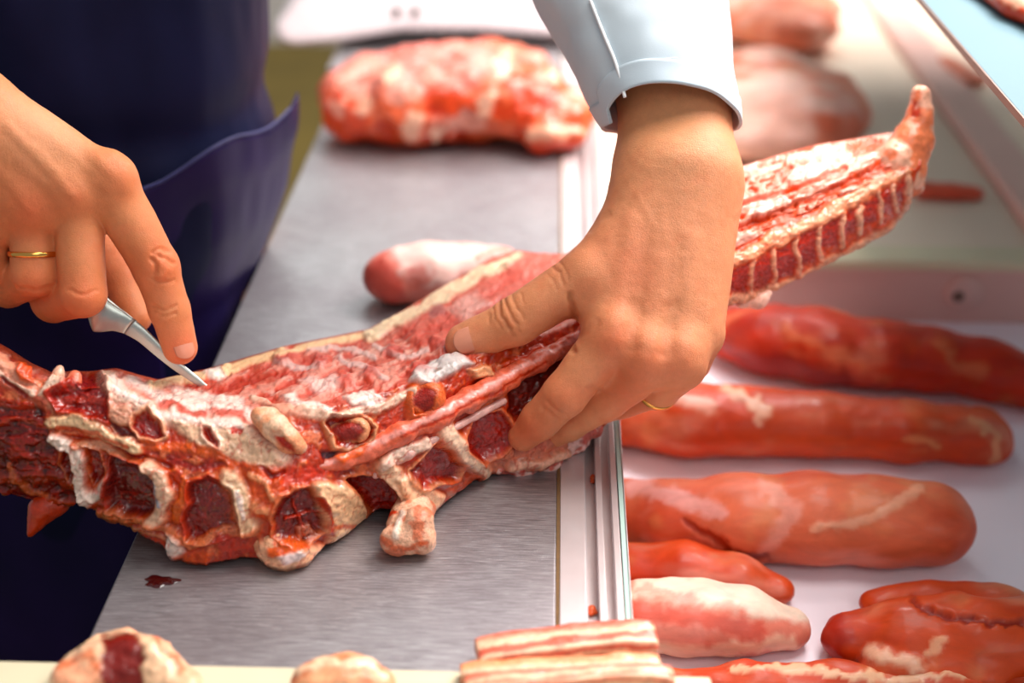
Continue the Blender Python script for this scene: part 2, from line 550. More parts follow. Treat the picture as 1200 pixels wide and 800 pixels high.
# round fitting on the back wall
def disc(name, c, nrm, r, t, mt, parent=None, seg=32, inner=0.0):
    nrm = np.asarray(nrm, float); nrm /= np.linalg.norm(nrm)
    a = np.cross(nrm, (0, 0, 1.0)) if abs(nrm[2]) < 0.9 else np.array([1.0, 0, 0]); a /= np.linalg.norm(a)
    b = np.cross(nrm, a)
    rings = [(inner, 0), (r * 0.92, 0), (r, t * 0.2), (r, t)] if not inner else [(inner, t), (inner, 0.0), (r * 0.95, 0), (r, t * 0.2), (r, t)]
    v = []; f = []
    for rr, h in rings:
        rr = max(rr, 1e-5)
        for k in range(seg):
            an = 2 * math.pi * k / seg
            v.append(c + a * rr * math.cos(an) + b * rr * math.sin(an) - nrm * h)
    for i in range(len(rings) - 1):
        for k in range(seg):
            f.append((i * seg + k, i * seg + (k + 1) % seg, (i + 1) * seg + (k + 1) % seg, (i + 1) * seg + k))
    o = mesh_obj(name, v, f, mt, None)
    if parent: adopt(o, parent)
    return o


cfit = P(1130, 345, 1.0); dd = (Ytb - 0.004) / cfit[1]; cfit = CAM + (cfit - CAM) * dd
rf_ = disc('round_fitting', cfit, (0, -1, 0), 0.017, 0.005, M_pinkwall, tray)
fh_ = disc('fitting_hole', cfit + np.array([-0.005, -0.001, -0.002]), (0, -1, 0), 0.0055, 0.002, M_screw)
fh_.parent = rf_

# ------------------------------------------------------------------ rear tray and right-hand casing
ZB = -0.045
XRB = PZ(1010, 2, ZB)[0]
rear = empty('rear_tray', (0.4, 1.6, ZB - 0.01))
tag(rear, 'cream tray behind the pinkish wall holding big blurred pork pieces', 'tray')
box('tray_floor', (xt0, Ytb + 0.031, ZB - 0.006), (XRB, 2.6, ZB), M_beige, rear, 0.002)
case = empty('case_frame', (XRB + 0.05, 1.6, ZB))
tag(case, 'pinkish beige metal case frame with screws running away along the right of the rear tray', 'frame')
box('side_rail', (XRB + 0.0005, Ytb + 0.031, ZB - 0.01), (XRB + 0.05, 2.6, ZB + 0.012), M_pinkwall, case, 0.006)
box('outer_ledge', (XRB + 0.0505, Ytb + 0.031, ZB - 0.01), (XRB + 0.34, 2.6, ZB + 0.004), M_beige, case, 0.004)
for sx, sy in ((1075, 58), (1130, 130), (1192, 205)):
    disc('screw', PZ(sx, sy, ZB + 0.0065), (0, 0, 1), 0.011, 0.003, M_screw, case)

# pale blue glossy shelf hanging over the right corner
ZS = 0.225
e0 = PZ(1085, 4, ZS); e1 = PZ(1196, 133, ZS)
xs = (e0[0] + e1[0]) / 2
shelf = empty('upper_shelf', (xs + 0.15, 1.0, ZS - 0.004))
tag(shelf, 'pale blue-grey smooth shelf panel in the top right corner, above the case', 'shelf')
b_ = box('shelf_panel', (xs, e1[1] - 0.25, ZS - 0.004), (xs + 0.4, 1.9, ZS), M_blue, shelf, 0.0012)
box('edge_strip', (xs - 0.0012, e1[1] - 0.25, ZS - 0.0045), (xs - 0.0002, 1.9, ZS + 0.0005), M_screw, shelf)

# ------------------------------------------------------------------ front board
board = empty('serving_board', (-0.1, Y0 - 0.05, -0.01))
tag(board, 'cream board edge along the bottom of the picture under the foreground cuts', 'board')
bx1 = PZ(835, 806, 0.004)[0]
box('board_slab', (-0.60, Y0 - 0.16, -0.012), (bx1, Y0 - 0.0012, 0.004), M_cream, board, 0.002)
box('board_support', (-0.60, Y0 - 0.15, -0.18), (xt0 - 0.006, Y0 - 0.02, -0.0125), M_dark, board)

# ------------------------------------------------------------------ room
fl = box('floor', (-3, -0.6, -0.86), (3.5, 4.5, -0.80), M_floor); tag(fl, kind='structure')
wl = box('wall_back', (-3, 4.5, -0.86), (3.5, 4.6, 2.4), M_wall); tag(wl, kind='structure')
box('base_cabinet', (xt0 - 0.0, 0.25, -0.80), (XRB + 0.36, 2.65, -0.125), M_white)
cab = bpy.data.objects['base_cabinet']
tag(cab, 'white base cabinet carrying the display trays', 'cabinet')

# white machine at the back
mch = empty('machine_housing', (-0.05, 1.95, 0.02))
tag(mch, 'pinkish white rounded machine housing behind the blurred meat on the worktop', 'machine')
dM = 1.80
pl = [(316, 52), (322, 30), (340, 8), (372, -22), (430, -60), (690, -60), (690, 40), (640, 46), (560, 40), (470, 40), (380, 55), (345, 58)]
pts = P([a for a, b in pl], [b for a, b in pl], dM)
back = pts + np.array([0.0, 0.30, 0.02])
nn = len(pl)
o = mesh_obj('housing', np.vstack([pts, back]), [tuple(range(nn))[::-1]] + [tuple(range(nn, 2 * nn))] + [(i, (i + 1) % nn, (i + 1) % nn + nn, i + nn) for i in range(nn)], M_white, None, smooth=False)
adopt(o, mch); bev(o, 0.016, 4)
for sx in (465, 487):
    disc('screw', P(sx, 14, dM - 0.004), CAM - P(sx, 14, dM), 0.0055, 0.004, M_dark, mch)
box('foot', (P(394, 70, dM)[0], 2.0, -0.02), (P(422, 70, dM)[0], 2.06, 0.05), M_dark, mch, 0.004)
box('foot', (P(640, 70, dM)[0], 2.0, -0.02), (P(672, 70, dM)[0], 2.06, 0.05), M_dark, mch, 0.004)
shelf_b = empty('rear_ledge', (0, 2.0, -0.03))
lx0, lx1 = P(392, 70, dM)[0], P(700, 70, dM)[0]
box('ledge_top', (lx0, Y1 + 0.003, -0.04), (lx1, 2.5, -0.0205), M_steel, shelf_b, .002)
for lx_ in (lx0 + .012, lx1 - .03):
    for ly_ in (Y1 + .03, 2.46):
        box('leg', (lx_ - .01, ly_ - .01, -.80), (lx_ + .01, ly_ + .01, -.0405), M_dark, shelf_b)
tag(shelf_b, 'grey steel ledge under the white machine housing behind the worktop', 'ledge')

# ------------------------------------------------------------------ the butcher
def hand_field(parts, h, lo_pad=0.012):
    allp = []
    for a, b, *_ in parts:
        for q in (a, b):
            c = P(q[0], q[1], q[2]); r = q[3] * q[2] / F
            allp += [c - r - lo_pad, c + r + lo_pad]
    allp = np.array(allp)
    fd = Field(allp.min(0), allp.max(0), h)
    for a, b, k in parts:
        fd.cone(P(a[0], a[1], a[2]), P(b[0], b[1], b[2]), a[3] * a[2] / F, b[3] * b[2] / F, k)
    return fd


# image-right hand (palm down over the bone, thumb to the left): x, y, depth, radius in px
K = 0.012
LH = []
def add(L, a, b, k=K): L.append((a, b, k))
add(LH, (735, -95, .965, 52), (768, 100, .915, 42)); add(LH, (785, -95, .965, 52), (808, 100, .915, 46))
add(LH, (768, 100, .915, 42), (765, 205, .892, 43)); add(LH, (808, 100, .915, 46), (812, 200, .893, 50))
add(LH, (768, 205, .892, 44), (712, 392, .868, 30), .014); add(LH, (792, 205, .888, 46), (755, 420, .866, 30), .014)
add(LH, (815, 205, .89, 48), (796, 425, .868, 31), .014); add(LH, (822, 225, .895, 44), (820, 385, .878, 29), .014)
# palm side
add(LH, (765, 250, .91, 40), (740, 380, .90, 32), .014); add(LH, (810, 250, .915, 40), (805, 380, .905, 30), .014)
# thumb
add(LH, (752, 255, .888, 40), (690, 322, .877, 31), .014); add(LH, (690, 322, .877, 32), (603, 377, .884, 28.5), .006)
add(LH, (603, 377, .884, 27.5), (545, 402, .891, 23.5), .004)
add(LH, (725, 320, .882, 32), (704, 362, .88, 26), .012)       # web
# index
add(LH, (712, 402, .868, 31), (662, 462, .872, 26), .004); add(LH, (662, 462, .872, 26), (632, 493, .885, 22.5), .004)
add(LH, (632, 493, .885, 22), (613, 511, .893, 18), .003)
# middle
add(LH, (755, 430, .868, 31), (712, 468, .888, 23), .005); add(LH, (712, 468, .888, 23), (668, 496, .905, 20), .004)
add(LH, (668, 496, .905, 20), (640, 512, .914, 17), .003)
# ring finger curled below
add(LH, (796, 428, .872, 31), (772, 456, .892, 24), .005); add(LH, (772, 456, .892, 22), (728, 470, .925, 20), .004)
add(LH, (728, 470, .925, 20), (690, 485, .932, 17), .003)
# little finger
add(LH, (820, 395, .882, 28), (812, 425, .905, 20), .005); add(LH, (812, 425, .905, 19), (775, 448, .935, 17), .004)
add(LH, (775, 448, .935, 17), (745, 460, .94, 15), .003)
# knuckle bumps
for kx, ky, kd in ((718, 395, .853), (757, 418, .850), (800, 420, .853)):
    add(LH, (kx, ky, kd + .006, 17), (kx + 2, ky - 8, kd + .006, 17), .014)

# image-left hand holding the knife
RH = []
add(RH, (-260, -35, .80, 62), (-45, 125, .838, 52)); add(RH, (-280, 0, .81, 60), (-60, 160, .843, 50))
add(RH, (-45, 125, .838, 51), (126, 216, .858, 32), .014); add(RH, (-50, 150, .842, 50), (84, 238, .856, 33), .014)
add(RH, (-60, 175, .846, 48), (36, 255, .858, 32), .014); add(RH, (-75, 195, .85, 46), (-14, 268, .862, 29), .014)
add(RH, (-30, 170, .875, 42), (70, 250, .89, 32), .014)
add(RH, (128, 217, .858, 32), (182, 312, .872, 27), .006); add(RH, (182, 312, .872, 26), (198, 362, .882, 23.5), .004)
add(RH, (198, 362, .882, 23), (211, 407, .889, 20.5), .003)
add(RH, (92, 240, .857, 29), (97, 345, .860, 27), .002); add(RH, (97, 345, .860, 27), (62, 354, .893, 24), .002)
add(RH, (62, 352, .893, 25), (45, 322, .915, 20), .003)
add(RH, (40, 255, .858, 28), (41, 321, .862, 27.5), .002); add(RH, (41, 321, .862, 27.5), (10, 337, .892, 23), .002)
add(RH, (10, 335, .892, 23), (0, 305, .914, 20), .003)
add(RH, (-16, 268, .862, 26), (-16, 310, .868, 25), .002); add(RH, (-18, 310, .868, 25), (-40, 318, .895, 20), .004)
add(RH, (60, 250, .90, 32), (112, 285, .918, 27), .010); add(RH, (112, 285, .918, 27), (143, 330, .925, 22), .005)
add(RH, (143, 330, .925, 22), (160, 372, .918, 18), .003)
for kx, ky, kd in ((134, 204, .842), (86, 226, .840), (38, 243, .842)):
    add(RH, (kx, ky, kd + .006, 18), (kx - 6, ky - 6, kd + .006, 18), .014)

HV = 0.0011
vL, fL = hand_field(LH, HV).mesh()
vR, fR = hand_field(RH, HV).mesh()
SK = (224, 150, 110)


def skin_colour(B, knuck):
    B.dots(0.022, 0.5, (232, 150, 112), amt=0.45, seed=3, width=0.25)
    B.dots(0.008, 0.55, (222, 128, 92), amt=0.25, seed=9, width=0.2)
    for (x, y, r, c, a) in knuck:
        dd = np.hypot(B.x - x, B.y - y); m = a * np.exp(-(dd / r) ** 2)
        B.apply(m, c, 0)


B = Brush(vL, fL, SK, warp=1.2, wscale=8, seed=2)
red = (214, 98, 66)
skin_colour(B, [(718, 400, 26, red, .5), (757, 425, 24, red, .4), (800, 425, 26, red, .35), (745, 320, 45, (222, 130, 96), .5), (600, 375, 30, (205, 130, 88), .5),
                (620, 505, 30, red, .6), (540, 403, 25, (222, 140, 112), .5), (665, 380, 20, (170, 70, 45), .5), (660, 465, 25, red, .4), (660, 300, 25, (200, 125, 90), .5),
                (790, 150, 60, (214, 160, 116), .5), (730, 460, 30, red, .5)])
D = 0.0009
for pts, w, h in (
        ([(584, 352), (588, 370), (598, 386)], 1.7, -D * 1.2), ([(592, 349), (596, 364), (606, 380)], 1.5, -D * .9), ([(600, 346), (605, 360), (614, 374)], 1.4, -D * .6),
        ([(577, 358), (580, 372), (588, 384)], 1.4, -D * .5), ([(610, 344), (614, 356)], 1.4, -D * .4), ([(572, 368), (574, 378)], 1.3, -D * .4),
        ([(645, 312), (655, 320), (660, 334)], 1.6, -D * .5), ([(652, 305), (662, 314), (666, 328)], 1.6, -D * .4), ([(640, 322), (648, 328), (652, 340)], 1.5, -D * .3),
        ([(668, 345), (674, 372), (668, 400), (672, 412)], 3.5, -D * 2.2), ([(676, 395), (690, 388), (700, 378)], 4, -D * .8),
        ([(640, 472), (652, 482), (664, 488)], 2, -D * 1.1), ([(636, 478), (646, 487), (656, 494)], 2, -D * .8),
        ([(690, 455), (725, 468), (765, 462)], 3, -D * 1.0), ([(726, 192), (760, 206), (800, 210), (850, 205)], 6, -D * .12),
        ([(740, 260), (728, 340), (718, 392)], 9, D * .8), ([(776, 270), (766, 350), (757, 415)], 9, D * .9), ([(812, 280), (808, 350), (802, 415)], 9, D * .7),
        ([(738, 408), (740, 385), (744, 360)], 8, -D * 1.0), ([(780, 412), (783, 390), (788, 360)], 8, -D * 1.0), ([(832, 230), (815, 270), (800, 300), (806, 340), (792, 380)], 4, D * .22), ([(748, 230), (768, 270), (764, 300), (740, 330)], 4, D * .22), ([(800, 300), (775, 330)], 4, D * .2),
        ([(690, 270), (700, 258), (712, 250)], 3, -D * .7)):
    B.line(pts, w, None, h, soft=0.9)
for pts, w in (([(584, 350), (588, 372), (602, 392)], 2.5), ([(592, 346), (597, 366), (610, 388)], 2), ([(668, 345), (674, 372), (668, 402)], 3.0)):
    B.line(pts, w, (168, 92, 58), 0, amt=0.4)
q = B.v / 0.004
B.disp += (fbm(q, 2, 4) - 0.5) * 0.0003 + (fbm(B.v / .02, 2, 44) - .5) * .0012
BL = B.done()

B = Brush(vR, fR, (216, 140, 98), warp=1.2, wscale=8, seed=4)
skin_colour(B, [(134, 206, 24, red, .25), (86, 232, 24, red, .3), (38, 248, 24, red, .45), (190, 308, 26, red, .45), (96, 348, 26, red, .5), (40, 330, 24, red, .4),
                (214, 410, 22, (226, 120, 90), .6), (20, 240, 40, red, .35), (60, 130, 60, (232, 180, 142), .5), (150, 310, 30, (190, 100, 64), .4)])
for pts, w, h in (
        ([(180, 296), (188, 290), (198, 294)], 2, -D * 1.2), ([(178, 303), (184, 312), (180, 322)], 2.2, -D * 1.5), ([(186, 300), (196, 302), (204, 308)], 2, -D * 1.1),
        ([(176, 326), (190, 332), (204, 328)], 2, -D * .8), ([(190, 310), (196, 316), (190, 322)], 5, D * 1.3),
        ([(178, 358), (192, 364), (206, 358)], 2, -D * .9), ([(180, 366), (193, 371), (207, 366)], 1.8, -D * .7),
        
        ([(20, 336), (40, 341), (60, 336)], 2.0, -D * .8), ([(80, 340), (98, 346), (114, 340)], 2.0, -D * .8),
        ([(30, 110), (90, 160), (128, 200)], 6, D * .6), ([(10, 150), (60, 200), (84, 228)], 6, D * .8), ([(-20, 180), (15, 220), (36, 244)], 6, D * .6),
        ([(50, 165), (100, 210), (112, 228)], 7, -D * .6), ([(20, 200), (60, 236), (64, 250)], 7, -D * .6)):
    B.line(pts, w, None, h, soft=0.9)

B.disp += (fbm(B.v / 0.004, 2, 6) - 0.5) * 0.0003 + (fbm(B.v / .02, 2, 46) - .5) * .0012
BR = B.done()

# the rest of the body under the clothes
ZC = np.array([-0.421, 1.10, 0.0])
bf = Field((-0.80, 0.62, -0.82), (0.22, 1.36, 0.72), 0.010)
bf.cone(ZC + (-.02, 0, -0.05), ZC + (-.02, 0.02, 0.25), .135, .135, .05); bf.cone(ZC + (.03, 0, -0.05), ZC + (.04, 0.02, 0.25), .135, .135, .05)
bf.cone(ZC + (-.10, 0.02, 0.5), ZC + (.11, 0.02, 0.5), .09, .09, .08)
bf.cone(ZC + (-.08, 0, -0.1), ZC + (-.10, 0.0, -0.76), .09, .05, .05); bf.cone(ZC + (.08, 0, -0.1), ZC + (.06, 0.0, -0.76), .09, .05, .05)
shL = np.array([-0.21, 1.10, 0.52]); elL = np.array([0.03, 1.03, 0.40]); wrL = P(765, -60, .955)
bf.cone(shL, elL, .055, .045, .03); bf.cone(elL, wrL, .043, .034, .02)
shR = np.array([-0.58, 1.08, 0.52]); elR = np.array([-0.64, 0.86, 0.36]); wrR = P(-250, -20, .81)
bf.cone(shR, elR, .055, .045, .03); bf.cone(elR, wrR, .043, .036, .02)
vb, fb = bf.mesh()
allv = np.vstack([BL.v, BR.v, vb])
allf = np.vstack([fL, fR + len(BL.v), fb + len(BL.v) + len(BR.v)])
allc = np.vstack([BL.col, BR.col, np.tile(lin(SK), (len(vb), 1))])
person = mesh_obj('person', allv, allf, M_skin, None, allc)
tag(person, 'person in navy apron and pale coat, cutting the pork backbone with a knife', 'person')


def nail(c, along, up, L, W, curve=0.45, thick=0.0006, mt=M_nail, name='fingernail', parent=None):
    along = along / np.linalg.norm(along); up = up - along * np.dot(up, along); up /= np.linalg.norm(up)
    side = np.cross(along, up)
    v = []; f = []; nu, nv = 16, 14
    for i in range(nu):
        s = -1 + 2 * i / (nu - 1)
        for j in range(nv):
            t = -1 + 2 * j / (nv - 1)
            # squarish outline with a rounded tip
            w = W * math.sqrt(max(0.0, 1 - abs(s) ** 4)) if abs(s) < 1 else 0
            w = max(w, W * 0.35)
            v.append(c + along * (s * L + (0.1 * L * (1 - t * t) if s > 0 else -0.16 * L * (1 - t * t))) + side * t * w - up * (curve * W * (t * w / W) ** 2 + 0.10 * L * s * s))
    for i in range(nu - 1):
        for j in range(nv - 1):
            f.append((i * nv + j, (i + 1) * nv + j, (i + 1) * nv + j + 1, i * nv + j + 1))
    o = mesh_obj(name, v, f, mt, parent); solid(o, thick, 0.0)
    return o


def surf_hit(Bx, x, y):
    m = Bx.face & (np.hypot(Bx.x - x, Bx.y - y) < 3.5)
    i = np.nonzero(m)[0]; j = i[np.argmin(Bx.d[i])]
    return Bx.v[j], Bx.n[j]


c, nrm = surf_hit(BL, 546, 398)
nail(c + nrm * 0.0003, P(530, 404, .885) - P(570, 390, .885), nrm, 0.0085, 0.0078, curve=.34, parent=person)
c, nrm = surf_hit(BR, 219, 406)
nail(c + nrm * 0.0002, P(224, 424, .88) - P(214, 396, .88), nrm, 0.0072, 0.0062, curve=.34, parent=person)


def torus(name, c, axis, R, r, mt, parent=None, seg=56, sec=12, sq=1.0):
    axis = axis / np.linalg.norm(axis)
    a = np.cross(axis, (0.3, 1, .2)); a /= np.linalg.norm(a); b = np.cross(axis, a)
    v = []; f = []
    for i in range(seg):
        u = 2 * math.pi * i / seg; e = a * math.cos(u) + b * math.sin(u)
        for j in range(sec):
            w = 2 * math.pi * j / sec
            v.append(c + e * (R + r * math.cos(w)) + axis * r * 1.9 * math.sin(w))
    for i in range(seg):
        for j in range(sec):
            f.append((i * sec + j, ((i + 1) % seg) * sec + j, ((i + 1) % seg) * sec + (j + 1) % sec, i * sec + (j + 1) % sec))
    return mesh_obj(name, v, f, mt, parent)


o = torus('ring', P(40.5, 297, .8605), P(42, 330, .862) - P(40, 262, .858), 28.6 * .86 / F, 0.0009, M_gold, person)
tag(o, 'gold ring on the finger of the knife hand')
o = torus('ring', P(770, 457, .892), P(760, 470, .91) - P(785, 440, .88), 24.5 * .89 / F, 0.0009, M_gold, person)
tag(o, 'gold ring half hidden under the hand over the bone')

# --- sleeves of the coat
def sleeve(axis_pts, th_end, nseg=72, nlen=60, seed=0, amp=0.004):
    """axis_pts: list of (centre, side_vec(with half width), front_vec(with half depth)); th_end(theta) trims the open end 0..1"""
    Cc = np.array([a[0] for a in axis_pts]); S = np.array([a[1] for a in axis_pts]); Fv = np.array([a[2] for a in axis_pts])
    m = len(axis_pts); ts = np.linspace(0, m - 1, m)
    v = np.zeros((nlen, nseg, 3))
    for j in range(nseg):
        th = 2 * math.pi * j / nseg
        tt = np.linspace(0, (m - 1) * th_end(th), nlen)
        for k in range(3):
            v[:, j, k] = np.interp(tt, ts, Cc[:, k]) + math.cos(th) * np.interp(tt, ts, S[:, k]) + math.sin(th) * np.interp(tt, ts, Fv[:, k])
    # smooth along the length
    for _ in range(6):
        v[1:-1] = (v[:-2] + 2 * v[1:-1] + v[2:]) / 4
    V = v.reshape(-1, 3)
    f = np.array([(i * nseg + j, i * nseg + (j + 1) % nseg, (i + 1) * nseg + (j + 1) % nseg, (i + 1) * nseg + j) for i in range(nlen - 1) for j in range(nseg)])
    nr = vnormals(V, f)
    if ((V - V.mean(0)) * nr).sum() < 0: f = f[:, ::-1]; nr = -nr
    V = V + nr * ((fbm(V / 0.05, 3, seed) - 0.5) * amp * 2)[:, None]
    return V, f


RT = M[:, 0]; UPc = M[:, 1]; TO = M[:, 2]       # camera right / up / towards camera in world
def ring_at(x0, x1, y, d, dep, tilt=0.0):
    c = P((x0 + x1) / 2, y, d); hw = (x1 - x0) / 2 * d / F
    return (c, RT * hw + UPc * tilt * hw, TO * dep)


ax = [(shL + (0, 0, .01), np.array([.0, .0, .09]), np.array([0.03, -.08, 0])),
      (elL + (-.02, 0, 0), RT * .065 + UPc * .02, TO * .065),
      ring_at(610, 842, -60, .945, .058), ring_at(622, 850, 0, .93, .054), ring_at(657, 856, 60, .918, .050), ring_at(686, 862, 110, .908, .046),
      ring_at(706, 868, 150, .902, .042)]
def tend(th):
    # theta 0 = right side, 90deg = towards the camera
    c, s = math.cos(th), math.sin(th)
    yend = 128 + (-16) * max(0, s) + 14 * max(0, -s) + (20 * max(0, c) ** 3) + 38 * max(0, -c) ** 3 * (1 if s < 0.5 else .6)
    return min(1.0, (5 + (yend - 110) / 40) / 6)
Vs, fs = sleeve(ax, tend, seed=11, amp=0.006, nlen=90)
slv = mesh_obj('coat_sleeve', Vs, fs, M_coat, person); solid(slv, 0.0012, -1)
tag(slv, 'pale blue-white coat sleeve ending above the wrist')
# raised hem band
V2 = Vs.reshape(90, 72, 3)
def band(i0, i1, off, name, mt):
    sub = V2[i0:i1].reshape(-1, 3); k = i1 - i0
    f = np.array([(i * 72 + j, i * 72 + (j + 1) % 72, (i + 1) * 72 + (j + 1) % 72, (i + 1) * 72 + j) for i in range(k - 1) for j in range(72)])
    n_ = vnormals(sub, f); cc = sub.mean(0)
    if ((sub - cc) * n_).sum() < 0: f = f[:, ::-1]; n_ = -n_
    o = mesh_obj(name, sub + n_ * off, f, mt, slv); solid(o, 0.0011, -1); return o
o = band(80, 90, 0.0010, 'cuff_hem', M_coat)


def tube_px(name, pts, r, mt, parent=None, seg=8, bumpy=0.0):
    pts = np.array(pts, float)
    # resample
    t = np.linspace(0, len(pts) - 1, (len(pts) - 1) * 10 + 1)
    Q = np.stack([np.interp(t, np.arange(len(pts)), pts[:, k]) for k in range(3)], -1)
    for _ in range(4): Q[1:-1] = (Q[:-2] + 2 * Q[1:-1] + Q[2:]) / 4
    R = np.interp(t, np.arange(len(pts)), r) if np.ndim(r) else np.full(len(Q), r)
    T = np.gradient(Q, axis=0); T /= np.linalg.norm(T, axis=1, keepdims=True)
    v = []
    for i in range(len(Q)):
        a = np.cross(T[i], TO); a /= np.linalg.norm(a); b = np.cross(T[i], a)
        rr = R[i]
        for j in range(seg):
            u = 2 * math.pi * j / seg
            v.append(Q[i] + (a * math.cos(u) + b * math.sin(u)) * rr)
    v = np.array(v); n = len(Q)
    f = [(i * seg + j, i * seg + (j + 1) % seg, (i + 1) * seg + (j + 1) % seg, (i + 1) * seg + j) for i in range(n - 1) for j in range(seg)]
    f += [tuple(range(seg))[::-1], tuple((n - 1) * seg + j for j in range(seg))]
    if bumpy:
        v = v + (np.stack([fbm(v / 0.006 + k * 9, 2, k) for k in range(3)], -1) - .5) * bumpy
    return mesh_obj(name, v, f, mt, parent)


def on_mesh(V, f, x, y, off=0.0):
    px, py, d = project(V); n_ = vnormals(V, f)
    fc = ((CAM - V) * n_).sum(1) > 0
    w = np.hypot(px - x, py - y); w[~fc] = 1e6
    i = np.argmin(w)
    return P(x, y, d[i]) + n_[i] * off


sp = [(692, 0), (700, 20), (710, 45), (720, 68), (728, 92), (733, 114)]
tube_px('sleeve_seam', [on_mesh(Vs, fs, a, b, 0.0006) for a, b in sp], 0.0011, M_seam, slv)

tube_px('stitching', [on_mesh(Vs, fs, a, b, 0.0004) for a, b in [(735, 76), (760, 71), (790, 68), (820, 66), (848, 64)]], 0.0005, M_seam, slv)

# sleeve on the other arm (outside the frame at the left)
def ringv(c, axis, r):
    axis = axis / np.linalg.norm(axis); a = np.cross(axis, (0, 0, 1.)); a /= np.linalg.norm(a); b = np.cross(axis, a)
    return (c, a * r, b * r)
ax = [ringv(shR, elR - shR, .085), ringv((shR + elR) / 2, elR - shR, .07), ringv(elR, (wrR - shR), .065), ringv((elR + wrR) / 2, wrR - elR, .058), ringv(P(-190, 10, .815), P(-45, 125, .838) - wrR, .05)]
V3, f3 = sleeve(ax, lambda t: 1.0, seed=5)
o = mesh_obj('coat_sleeve', V3, f3, M_coat, person); solid(o, 0.0012, -1)
# coat body behind the apron
def column(z0, z1, rx, ry, a0, a1, nz=60, na=90, off=0.0, seed=0, amp=0.004, fold=None):
    zz = np.linspace(z0, z1, nz); aa = np.radians(np.linspace(a0, a1, na))
    Zg, Ag = np.meshgrid(zz, aa, indexing='ij')
    fx = np.interp(Zg, [-.8, -.2, -0.01, .05, .1, .5], [rx * .84, rx * .85, rx * .865, rx * .96, rx, rx * .97])
    se = lambda t: np.sign(t) * np.abs(t) ** .78
    X = ZC[0] + (fx + off) * se(np.cos(Ag)); Y = ZC[1] + (ry + off) * se(np.sin(Ag))
    V = np.stack([X, Y, Zg], -1).reshape(-1, 3)
    f = np.array([(i * na + j, i * na + j + 1, (i + 1) * na + j + 1, (i + 1) * na + j) for i in range(nz - 1) for j in range(na - 1)])
    n_ = vnormals(V, f)
    if ((V - np.append(ZC[:2], 0) * [1, 1, 0] - V[:, 2:3] * [0, 0, 1]) * n_).sum() < 0: f = f[:, ::-1]; n_ = -n_
    dsp = (fbm(V / np.array([.06, .06, .2]), 3, seed) - .5) * amp * 2
    if fold is not None: dsp = dsp + fold(V, Ag.ravel(), Zg.ravel())
    return V + n_ * dsp[:, None], f


V, f = column(-.35, .52, .178, .15, -190, 170, na=140, seed=2)
o = mesh_obj('coat_body', V, f, M_coat, person); solid(o, .0015, -1)
tag(o, 'pale coat under the apron')


def fold1(V, a, z):
    s = np.sin(a * 9 + z * 6) * 0.0035 * sstep(.10, .3, z) + np.sin(a * 5 - z * 14) * .004
    s = s - 0.012 * np.exp(-((z - .145) / .02) ** 2) * 0.6
    return s


V, f = column(-.78, .50, .192, .164, -185, 5, nz=140, na=200, seed=8, amp=.006, fold=fold1)
apr = mesh_obj('apron', V, f, M_apron, person); solid(apr, .0015, 1)
tag(apr, 'dark navy apron over the front of the body')


def fold2(V, a, z):
    ztop = .130
    s = 0.006 * sstep(.08, .135, z) * (0.6 + 0.6 * np.sin(a * 7 + 1.3)) + np.sin(a * 9) * .002 + .004
    s += 0.004 * np.sin(a * 4 + .8) * np.sin(z * 16) - .012 * sstep(.10, -.15, z) * (a > -.9)
    return s


zz_top = lambda a: .128 + .010 * np.sin(a * 7 - .6) + 0.012 * sstep(-0.6, -0.05, a)
V, f = column(-.5, .13, .195, .168, -150, 2, nz=110, na=180, seed=9, amp=.005, fold=None)
A_ = np.tile(np.radians(np.linspace(-150, 2, 180)), 110)
kz = (V[:, 2] + .5) / .63
V[:, 2] = -.5 + kz * (zz_top(A_) + .5)
n_ = vnormals(V, f); 
n_o = np.stack([np.cos(A_), np.sin(A_), np.zeros(len(A_))], -1)
V = V + n_o * fold2(V, A_, V[:, 2])[:, None]
o = mesh_obj('apron_pocket', V, f, M_apron2, apr); solid(o, .0015, 1)
tag(o, 'purplish navy lower layer of the apron with a gaping top edge')
e = V.reshape(110, 180, 3)[-1]
edge_ = tube_px('apron_edge', e[::6] + n_o.reshape(110, 180, 3)[-1][::6] * .0012, .0011, M_trim, o)

